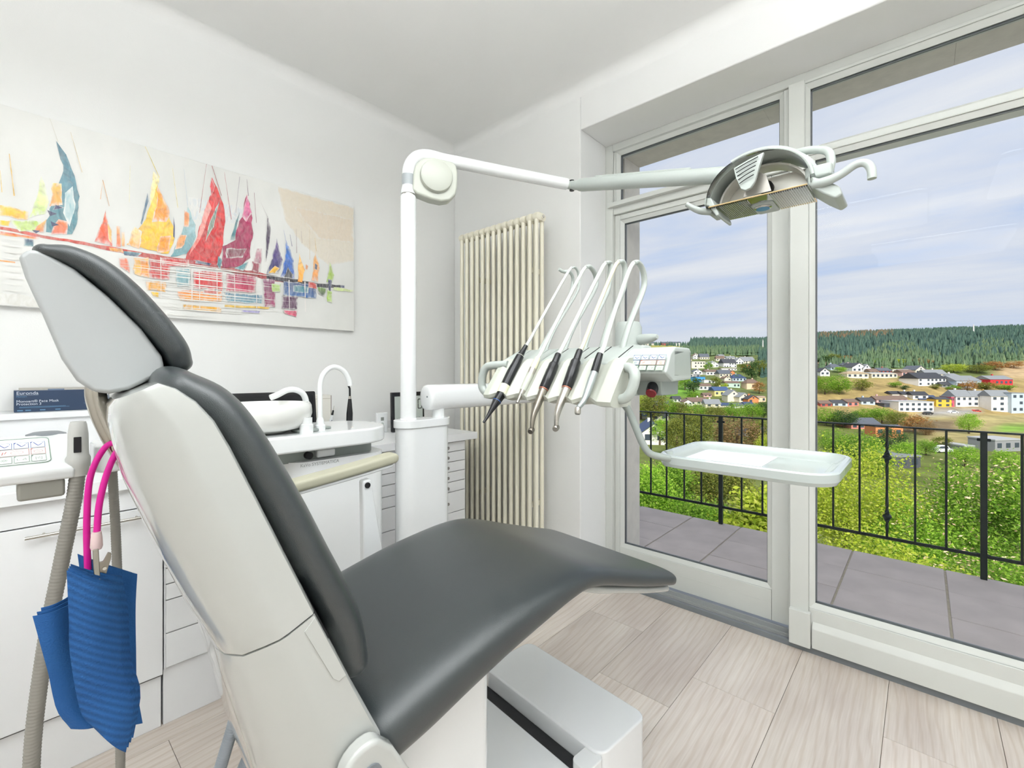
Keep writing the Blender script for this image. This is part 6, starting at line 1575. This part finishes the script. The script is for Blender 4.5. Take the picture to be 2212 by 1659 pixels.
# ---- houses of the town
HM = {}
def hmat(c, rough=.85):
    if c not in HM: HM[c] = mat('house_%02x%02x%02x' % c, c, rough, var=.07, scale=.8)
    return HM[c]
PANE = mat('far_pane', (70, 80, 92), .2)
wv, wf = box_geo((-.5, -.5, 0), (.5, .5, 1))
WINM = bpy.data.meshes.new('window'); WINM.from_pydata(wv, [], wf); WINM.materials.append(PANE)
WINW = bpy.data.meshes.new('window_frame'); WINW.from_pydata(wv, [], wf); WINW.materials.append(hmat((236, 234, 230)))
def house(lat, dep, w, h, rf, wc, rc, kind, label, hr):
    x, y = site(lat, dep); z = ground(lat, dep)
    wm = hmat(WALLC[wc]); rm = hmat(ROOFC[rc], .7)
    d = min(max(6.0, w * .75), 12.0)
    if kind == 'g': d = min(max(7.0, w * 1.1), 12)
    yaw = R(VIEW) + hr.uniform(-.16, .16)
    t = thing('house', label, 'house', (x, y, z - .3), yaw, group='houses of the town across the valley')
    z0, z1 = -2.0, h + .3
    o_ = .35
    if kind == 'g':
        V = [(-w / 2, 0, z0), (w / 2, 0, z0), (w / 2, 0, z1), (0, 0, z1 + rf), (-w / 2, 0, z1)]
        V += [(a, d, c) for a, b, c in V]
        obj('wall', V, [(0, 1, 2, 3, 4), (9, 8, 7, 6, 5), (0, 5, 6, 1), (1, 6, 7, 2), (4, 9, 5, 0), (2, 7, 8, 3), (3, 8, 9, 4)], wm, t, local=True)
        k = rf / (w / 2); e_ = .4; th = .25
        V = [(-w / 2 - e_, -o_, z1 - k * e_), (0, -o_, z1 + rf), (w / 2 + e_, -o_, z1 - k * e_), (w / 2 + e_, -o_, z1 - k * e_ + th), (0, -o_, z1 + rf + th), (-w / 2 - e_, -o_, z1 - k * e_ + th)]
        V += [(a, d + o_, c) for a, b, c in V]
        obj('roof', V, [(0, 1, 4, 5), (1, 2, 3, 4), (6, 11, 10, 7), (7, 10, 9, 8), (5, 4, 10, 11), (4, 3, 9, 10), (0, 6, 7, 1), (1, 7, 8, 2), (0, 5, 11, 6), (2, 8, 9, 3)], rm, t, local=True)
    elif kind == 'f':
        box('wall', (-w / 2, 0, z0), (w / 2, d, z1), wm, t, local=True)
        box('roof', (-w / 2 - .15, -.15, z1), (w / 2 + .15, d + .15, z1 + .35), rm, t, local=True)
    else:
        hip = w * .28 if kind == 'h' else 0
        box('wall', (-w / 2, 0, z0), (w / 2, d, z1), wm, t, local=True)
        if kind == 'e':
            V = [(-w / 2, 0, z1), (-w / 2, d, z1), (-w / 2, d / 2, z1 + rf - .05), (w / 2, 0, z1), (w / 2, d, z1), (w / 2, d / 2, z1 + rf - .05)]
            obj('gable', V, [(0, 1, 2), (5, 4, 3), (0, 2, 5, 3), (1, 4, 5, 2), (0, 3, 4, 1)], wm, t, local=True)
        V = [(-w / 2 - o_, -o_, z1 - .1), (w / 2 + o_, -o_, z1 - .1), (w / 2 + o_, d + o_, z1 - .1), (-w / 2 - o_, d + o_, z1 - .1), (-w / 2 - o_ + hip, d / 2, z1 + rf), (w / 2 + o_ - hip, d / 2, z1 + rf)]
        obj('roof', V, [(0, 1, 5, 4), (2, 3, 4, 5), (0, 4, 3), (1, 2, 5), (3, 2, 1, 0)], rm, t, local=True)
    if rf > 1.5 and hr.random() < .6:
        cx = hr.uniform(-.2, .2) * w; box('chimney', (cx - .35, d * .55, z1), (cx + .35, d * .55 + .7, z1 + rf + .8), wm, t, local=True)
    fl = max(1, int(round(h / 2.8))); nw = max(2, int(w / 2.6))
    for f_ in range(fl):
        fh = h / fl
        if fh < 1.2: continue
        for k in range(nw):
            if hr.random() < .12: continue
            xx = -w / 2 + (k + .5) * w / nw; ww = min(1.5, w / nw * .5); hh = min(1.4, fh * .5)
            o = bpy.data.objects.new('window', WINM); COL.objects.link(o); o.parent = t
            o.location = (xx, -.02, .3 + f_ * fh + fh * .32); o.scale = (ww, .12, hh)
    if kind == 'g' and rf > 1.6:
        o = bpy.data.objects.new('window', WINM); COL.objects.link(o); o.parent = t
        o.location = (0, -.02, z1 + rf * .15); o.scale = (.9, .12, min(1.0, rf * .45))
    return t
hr = random.Random(11)
for hrow in HOUSES: house(*hrow, hr)

# ---- foliage
def leaf_mat(name, cols, trans=.45):
    m = bpy.data.materials.new(name); m.use_nodes = True; t = m.node_tree; t.nodes.clear()
    ge = N(t, 'ShaderNodeNewGeometry'); cr_ = N(t, 'ShaderNodeValToRGB')
    el = cr_.color_ramp.elements
    el[0].color = lin(cols[0]); el[1].color = lin(cols[-1])
    for i, c in enumerate(cols[1:-1]):
        e_ = el.new((i + 1) / (len(cols) - 1)); e_.color = lin(c)
    t.links.new(ge.outputs['Random Per Island'], cr_.inputs[0])
    d = N(t, 'ShaderNodeBsdfDiffuse'); tr = N(t, 'ShaderNodeBsdfTranslucent'); mx = N(t, 'ShaderNodeMixShader'); mx.inputs[0].default_value = trans
    t.links.new(cr_.outputs[0], d.inputs[0]); t.links.new(cr_.outputs[0], tr.inputs[0])
    t.links.new(d.outputs[0], mx.inputs[1]); t.links.new(tr.outputs[0], mx.inputs[2])
    o = N(t, 'ShaderNodeOutputMaterial'); t.links.new(mx.outputs[0], o.inputs[0]); return m
def crown_mesh(name, n, rad, leaf, seed, m, clumps=24, shell=.62, aspect=.5, droop=0.0, csz=.36):
    """n separate leaves gathered in clumps through an ellipsoid crown"""
    g = np.random.default_rng(seed)
    rad = np.array(rad)
    c = g.normal(size=(clumps, 3)); c /= np.linalg.norm(c, axis=1)[:, None]
    c *= (shell + (1 - shell) * g.random((clumps, 1))) * .82
    idx = g.integers(0, clumps, n)
    p = c[idx] + g.normal(size=(n, 3)) * csz * .5
    p *= rad
    p[:, 2] -= droop * g.random(n)
    a = g.normal(size=(n, 3)); a[:, 2] *= .6; a /= np.linalg.norm(a, axis=1)[:, None]
    b = g.normal(size=(n, 3)); b[:, 2] += 0; b -= a * (a * b).sum(1)[:, None]; b /= np.linalg.norm(b, axis=1)[:, None]
    s = leaf * (.6 + .8 * g.random((n, 1)))
    v = np.stack([p - a * s * .5, p + b * s * aspect * .5, p + a * s * .5, p - b * s * aspect * .5], axis=1).reshape(-1, 3)
    me = bpy.data.meshes.new(name)
    me.vertices.add(4 * n); me.loops.add(4 * n); me.polygons.add(n)
    me.vertices.foreach_set('co', v.astype(np.float32).ravel())
    me.loops.foreach_set('vertex_index', np.arange(4 * n, dtype=np.int32))
    me.polygons.foreach_set('loop_start', np.arange(0, 4 * n, 4, dtype=np.int32))
    me.update(calc_edges=True); me.materials.append(m)
    return me
LG = dict(
    lime=leaf_mat('leaf_lime', [(182, 200, 62), (212, 222, 92), (152, 178, 58), (224, 222, 120)]),
    green=leaf_mat('leaf_green', [(119, 163, 59), (161, 200, 75), (96, 137, 54), (182, 212, 89)]),
    fresh=leaf_mat('leaf_fresh', [(142, 188, 66), (182, 221, 82), (114, 161, 59), (212, 235, 114)]),
    olive=leaf_mat('leaf_olive', [(128, 137, 66), (154, 161, 75), (105, 121, 61), (170, 165, 89)]),
    brown=leaf_mat('leaf_brown', [(156, 133, 96), (172, 144, 105), (137, 121, 84), (182, 156, 114)]),
    rust=leaf_mat('leaf_rust', [(188, 144, 93), (205, 156, 105), (170, 133, 84), (182, 163, 96)]),
    deep=leaf_mat('leaf_deep', [(79, 110, 68), (98, 128, 75), (68, 96, 63), (112, 137, 79)]),
    pine=leaf_mat('needle', [(68, 98, 79), (82, 114, 89), (61, 86, 75), (98, 126, 93)], .1),
    seed=leaf_mat('seed_pods', [(246, 207, 177), (250, 226, 193), (228, 191, 156)], .2))
BARK = mat('bark', (92, 78, 62), .95, var=.2, scale=6)
tv, tf = tube_geo([(0, 0, 0), (0, 0, .6), (0, 0, 1)], [1, .75, .5], 8)
TRUNK = bpy.data.meshes.new('trunk'); TRUNK.from_pydata([tuple(v) for v in tv], [], tf); TRUNK.materials.append(BARK)
def tree(lat, dep, zc, crown, scale, label, group, trunk_r, name='tree', pods=None, rot=0.0, zg=None):
    x, y = site(lat, dep); zg = ground(lat, dep) if zg is None else zg
    t = thing(name, label, 'tree', (x, y, zg), rot, group=group)
    o = bpy.data.objects.new('foliage', crown); COL.objects.link(o); o.parent = t; o.location = (0, 0, zc - zg); o.scale = scale; o['kind'] = 'stuff'
    k = bpy.data.objects.new('trunk', TRUNK); COL.objects.link(k); k.parent = t; k.scale = (trunk_r, trunk_r, max(.5, zc - zg)); k.location = (0, 0, -.3)
    if pods:
        q = bpy.data.objects.new('seed_pods', pods); COL.objects.link(q); q.parent = t; q.location = o.location; q.scale = scale; q['kind'] = 'stuff'
    return t
# near trees rising to the terrace
def pix(u, v, d): return ((u - 1106) / 985 * d, d, 1.25 - (v - 806) / 985 * d)
NEAR = [
    (1825, 1075, 9.0, (1.25, 1.1, 1.22), 'lime', 0.056, 18050, 'yellow-green leafy tree just behind the railing at the door frame', None),
    (1965, 1165, 8.3, (.95, .9, .95), 'fresh', 0.053, 12350, 'fresh green tree top in front of the grey warehouse', 'seed'),
    (2125, 1120, 8.0, (1.12, 1.0, 1.12), 'green', 0.056, 16150, 'green tree with pale seed pods behind the thick railing post', 'seed'),
    (2262, 1130, 7.6, (.85, .9, 1.2), 'fresh', 0.056, 10450, 'green tree at the right edge of the glass', 'seed'),
    (1870, 1265, 7.0, (1.45, .8, .92), 'lime', 0.053, 17100, 'low yellow-green hedge tree along the terrace edge', None),
    (2130, 1310, 6.6, (1.3, .8, .85), 'green', 0.053, 15200, 'low green tree crown right below the terrace edge at right', 'seed'),
    (1400, 1070, 8.0, (.55, .6, .68), 'fresh', 0.050, 7980, 'slim fresh green tree at the left stone jamb', None),
    (1450, 1040, 10.5, (.75, .7, .6), 'green', 0.056, 8740, 'green tree in front of the white gable house below the railing', None),
    (1560, 1045, 10.0, (.8, .7, .55), 'olive', 0.056, 8740, 'olive green tree behind the railing below the tray', None),
    (1500, 1135, 7.5, (.85, .7, .55), 'green', 0.050, 9880, 'low green shrub below the tray behind the railing', None),
    (1620, 1125, 6.8, (.60, .5, .58), 'lime', 0.088, 4180, 'large-leaved climbing shrub at the terrace edge beside the door frame', None),
]
pod = crown_mesh('seed_pods', 900, (1.02, 1.02, 1.02), .05, 91, LG['seed'], clumps=30, aspect=.45)
for i, (u, v, d, rad_, kind, lf, n, lab, pods) in enumerate(NEAR):
    lat, dep, zc = pix(u, v, d)
    cm = crown_mesh('foliage', n, rad_, lf, 20 + i, LG[kind], clumps=60, csz=.30, shell=.40)
    t = tree(lat, dep, zc, cm, (1, 1, 1), lab, None, .07, 'leafy_tree')
    if pods:
        q = bpy.data.objects.new('seed_pods', pod); COL.objects.link(q); q.parent = t; q.location = t.children[0].location; q.scale = rad_; q['kind'] = 'stuff'
# trees between the houses
def mids(kind, n, lf, seed, **kw): return [crown_mesh('crown_%s' % kind, n, (1, 1, 1), lf, seed + k, LG[kind], **kw) for k in range(2)]
MC = {k: mids(k, 1300, .17, 50 + 10 * i, clumps=22, csz=.40) for i, k in enumerate(('green', 'fresh', 'olive', 'deep', 'rust', 'lime'))}
MC['brown'] = mids('brown', 5200, .085, 140, clumps=60, csz=.34, droop=.35)
MF = {k: mids(k, 4200, .095, 250 + 10 * i, clumps=60, csz=.34) for i, k in enumerate(('green', 'fresh', 'olive', 'deep', 'lime'))}
MF['brown'] = MC['brown']; MF['rust'] = MC['rust']
MID = [  # u centre, v bottom, v top, width px, kind, what it looks like
    (1592, 985, 893, 118, 'brown', 'brown drooping tree behind the thick railing post'), (1500, 985, 884, 92, 'olive', 'tall olive tree left of the brown drooping tree'), (1462, 990, 902, 62, 'olive', 'olive tree beside the white gable house'),
    (1640, 985, 905, 56, 'olive', 'olive tree right of the brown drooping tree'), (1652, 1000, 935, 46, 'lime', 'lime green tree under the solar roof'), (1425, 960, 905, 50, 'fresh', 'pale green tree above the white gable house'),
    (1384, 905, 848, 48, 'lime', 'yellow-green tree beside the stone jamb'), (1412, 910, 846, 66, 'olive', 'soft olive tree under the console keypad'), (1445, 905, 862, 46, 'green', 'green tree below the red knob'),
    (1470, 905, 868, 52, 'olive', 'wide olive tree beside the brick house'), (1505, 912, 872, 56, 'green', 'green tree in front of the long brown roof'), (1545, 915, 876, 50, 'olive', 'olive tree in front of the grey roof'),
    (1585, 912, 872, 52, 'green', 'green tree between the lower roofs'), (1625, 908, 870, 50, 'green', 'green tree near the orange gable'), (1650, 905, 868, 44, 'deep', 'dark green tree at the door frame'),
    (1498, 852, 815, 34, 'deep', 'dark bush below the blue house'), (1480, 842, 812, 30, 'green', 'green tree at the lawn edge'), (1495, 862, 846, 30, 'green', 'round tree on the lawn'), (1545, 838, 816, 28, 'olive', 'olive tree by the mint house'),
    (1592, 822, 808, 24, 'green', 'small tree below the pale blue house'), (1625, 822, 780, 34, 'deep', 'tall dark tree among the upper houses'), (1640, 812, 774, 30, 'olive', 'tall olive tree beside the door frame, upper slope'), (1605, 806, 786, 26, 'olive', 'olive tree right of the orange house'),
    (1640, 850, 826, 30, 'rust', 'rust-brown scrub right of the peach house'), (1615, 868, 850, 34, 'rust', 'rust-brown bushes above the orange gable'), (1530, 800, 782, 20, 'green', 'small tree beside the cream flats'), (1565, 845, 828, 18, 'lime', 'small lime tree by the yellow house'),
    (1782, 852, 812, 46, 'green', 'green tree at the left edge of the right door'), (1812, 852, 810, 54, 'green', 'broad green tree on the dry slope'), (1862, 845, 818, 38, 'olive', 'olive tree above the dry slope'), (1760, 838, 815, 34, 'olive', 'olive tree beside the door frame, dry slope'),
    (1815, 806, 792, 26, 'fresh', 'pale tree between the upper white gables'), (1785, 920, 882, 66, 'green', 'green tree below the red-brown row house'), (1822, 925, 885, 60, 'deep', 'dark green tree below the row houses'), (1868, 912, 884, 56, 'green', 'green tree left of the modern white house'),
    (1905, 915, 882, 60, 'green', 'dense green tree in front of the modern white house'), (1940, 925, 890, 50, 'olive', 'olive shrubbery below the modern white house'), (1975, 935, 900, 56, 'rust', 'rusty scrub below the lane'), (2000, 940, 908, 40, 'brown', 'brown scrub on the rock slope'),
    (2093, 938, 894, 44, 'fresh', 'light green tree alone on the dry meadow'), (2090, 842, 822, 38, 'rust', 'autumn tree in front of the grey-roofed house'), (2132, 842, 824, 40, 'olive', 'olive tree left of the red house'), (2170, 842, 830, 34, 'green', 'green hedge tree below the red house'),
    (2058, 842, 832, 26, 'green', 'small tree right of the black-roofed house'), (1935, 838, 826, 26, 'green', 'small garden tree on the lawn'), (1955, 842, 832, 20, 'deep', 'dark garden bush beside the big white house'), (2022, 840, 830, 24, 'olive', 'bush in front of the big white house'),
    (1865, 1010, 935, 84, 'green', 'tall green tree in front of the orange house'), (1925, 990, 928, 66, 'deep', 'dark green tree right of the orange house'), (1955, 1005, 955, 60, 'fresh', 'fresh tree behind the warehouse'), (1895, 1030, 965, 70, 'green', 'green tree left of the warehouse'),
    (2000, 985, 950, 46, 'green', 'green tree at the foot of the rock slope'), (2035, 970, 945, 40, 'olive', 'olive bush on the rock slope'), (2085, 1010, 965, 60, 'fresh', 'pale tree beside the thick railing post'), (1800, 990, 930, 70, 'green', 'green tree beside the door frame below the orange house'), (2180, 1020, 975, 70, 'fresh', 'pale tree in front of the grey hall'),
    (1990, 790, 775, 44, 'rust', 'autumn trees above the upper houses'), (1935, 790, 776, 40, 'lime', 'pale green tree at the forest edge'), (1895, 790, 776, 36, 'green', 'green tree at the forest edge behind the white gables'), (2060, 806, 786, 50, 'lime', 'pale green tree at the edge of the ploughed field'), (2110, 806, 788, 56, 'olive', 'olive trees along the ploughed field'), (2150, 800, 782, 44, 'rust', 'rust-coloured tree below the forest'), (2190, 795, 780, 40, 'rust', 'rust-coloured tree at the right edge below the forest'), (1775, 790, 768, 40, 'deep', 'dark tree at the left end of the forest'),
    (1800, 788, 766, 40, 'olive', 'olive tree above the upper white gables'), (1830, 788, 770, 34, 'rust', 'brown-leaved tree at the forest edge'),
]
def depth_at(u, v):
    r_ = (u - 1106) / 985; d = 24.0
    while d < 900:
        if 806 - 985 * (ground(r_ * d, d) - 1.25) / d <= v: return d
        d += 1.5
    return 900
for i, (u, vb, vt, w_, kind, lab) in enumerate(MID):
    d = depth_at(u, vb); lat = (u - 1106) / 985 * d
    hgt = (vb - vt) * d / 985; rw = w_ * d / 985 / 2
    zg = ground(lat, d)
    tree(lat, d, zg + hgt * .56, (MF if w_ > 40 else MC)[kind][i % 2], (rw, rw, hgt * .47), lab, 'trees among the houses', .04 * hgt + .05, 'leafy_tree', rot=i * 1.7, zg=zg - .2)

# ---- spruce forest on the ridge, far too many to count
def forest(name, label, n, ur, dr, hk, m, seed, cond=None):
    """hk: tree height as a share of the distance band, older trees further up the slope"""
    g = random.Random(seed); V = []; F = []
    while n > 0:
        u = g.uniform(*ur); d = math.sqrt(g.uniform(dr[0] ** 2, dr[1] ** 2)); lat = (u - 1106) / 985 * d
        if cond and not cond(u, d): continue
        n -= 1
        x, y = site(lat, d); z = ground(lat, d) - .5; h = (3.0 + d * hk) * g.uniform(.75, 1.2); r_ = h * g.uniform(.17, .26); a0_ = g.uniform(0, 6.28)
        b = len(V)
        V.append((x, y, z))
        for z0, rr_, z1 in ((.06, 1.0, .66), (.40, .70, 1.0)):
            k0 = len(V)
            for k in range(5): V.append((x + math.cos(a0_ + k * 1.2566) * r_ * rr_, y + math.sin(a0_ + k * 1.2566) * r_ * rr_, z + h * z0))
            V.append((x, y, z + h * z1))
            for k in range(5): F.append((k0 + k, k0 + (k + 1) % 5, k0 + 5))
            for k in range(5): F.append((k0 + (k + 1) % 5, k0 + k, b))
    me = bpy.data.meshes.new(name); me.from_pydata(V, [], F); me.materials.append(m)
    o = bpy.data.objects.new(name, me); COL.objects.link(o); prop(o, label, 'forest', kind='stuff'); return o
SLATE = leaf_mat('spruce_hazed', [(76, 102, 94), (90, 116, 102), (68, 92, 88), (100, 124, 106)], .05)  # bluish distance haze is mixed into these spruce greens
SPRG = leaf_mat('spruce_light', [(98, 122, 94), (110, 134, 100), (88, 112, 90), (120, 138, 104)], .05)
SBRN = leaf_mat('larch_brown', [(140, 116, 92), (126, 112, 90), (112, 108, 84)], .05)
forest('forest', 'dark spruce forest covering the right hand ridge', 11000, (1640, 2460), (345, 960), .0150, SLATE, 5, lambda u, d: not (1780 < u < 1900 and 560 < d < 700 and (u * 7 + d * 3) % 5 < 2) and (d > 375 or u > 2020))
forest('forest', 'lighter young trees along the lower edge of the ridge forest', 2600, (1680, 2460), (318, 520), .013, SPRG, 6, lambda u, d: d < 400 + 60 * math.sin(u * .03) and (u < 2170 or d > 345))
forest('forest', 'brown larches mixed into the ridge forest', 420, (1770, 1930), (560, 760), .016, SBRN, 8)
forest('forest', 'dark spruce wood on the horizon behind the left houses', 2200, (1492, 1700), (700, 900), .0150, SLATE, 7)
forest('forest', 'young green trees above the left houses', 1200, (1470, 1700), (590, 690), .011, SPRG, 9)
forest('forest', 'small trees and hedges along the far field horizon', 120, (1372, 1500), (860, 920), .006, SLATE, 10)

# ---- far barns on the horizon, masts
for u, d, w_, c_, lab in ((1400, 880, 26, 'pale', 'long pale farm hall on the left horizon'), (1440, 885, 18, 'redbrown', 'small dark red farm roof on the left horizon'), (1462, 890, 16, 'white', 'small white farmhouse on the left horizon')):
    house((u - 1106) / 985 * d, d, w_, 5, 3, c_, 'slate', 'e', lab, hr)
MAST = mat('mast_white', (226, 224, 220), .5)
for u, d, zt, lab in ((2103, 560, 61.5, 'tall white transmission mast on the forest slope'), (1648, 640, 48.5, 'thin pale mast at the left wood beside the door frame')):
    lat = (u - 1106) / 985 * d; x, y = site(lat, d); z = ground(lat, d)
    t = thing('mast', lab, 'mast', (x, y, z))
    tube('shaft', [(x, y, z - 1), (x, y, zt - 1.5)], [.9, .6], MAST, t, n=8); tube('tip', [(x, y, zt - 1.5), (x, y, zt)], .25, MAST, t, n=6)

# ---- cars by the lane
def car(u, v, col, label, L_=4.3, h_=1.5, yaw=0.0):
    d = depth_at(u, v); lat = (u - 1106) / 985 * d; x, y = site(lat, d); z = ground(lat, d)
    t = thing('car', label, 'car', (x, y, z), R(VIEW) + yaw)
    prof = [(-.5, .18), (-.5, .50), (-.40, .58), (-.26, .95), (.16, 1.0), (.30, .62), (.48, .52), (.5, .20)]
    V = [(a * L_, s * .85, b * h_) for s in (-1, 1) for a, b in prof]; n = len(prof)
    obj('body', V, [tuple(range(n)), tuple(range(n, 2 * n))[::-1]] + [(i, (i + 1) % n, n + (i + 1) % n, n + i) for i in range(n)], hmat(col, .3), t, local=True)
    g_ = [(-.36, .62), (-.24, .90), (.13, .94), (.24, .64)]
    V = [(a * L_, -.87, b * h_) for a, b in g_] + [(a * L_, .87, b * h_) for a, b in g_]
    obj('windows', V, [(0, 1, 2, 3), (7, 6, 5, 4), (0, 4, 5, 1), (1, 5, 6, 2), (2, 6, 7, 3), (3, 7, 4, 0)], PANE, t, local=True)
    for a in (-.31, .31):
        for s in (-.8, .8): tube('wheel', [(a * L_, s - .1, .32), (a * L_, s + .1, .32)], .32, BLACKM, t, n=10, local=True)
car(2058, 893, (232, 234, 238), 'white car parked on the lane before the white terraces')
car(2004, 896, (60, 58, 60), 'dark car parked below the modern white house')
car(2108, 891, (196, 60, 50), 'red car parked beside the white terraces', 4.0, 1.4)
car(2035, 980, (234, 236, 240), 'white van parked below the rock slope', 5.2, 2.2)
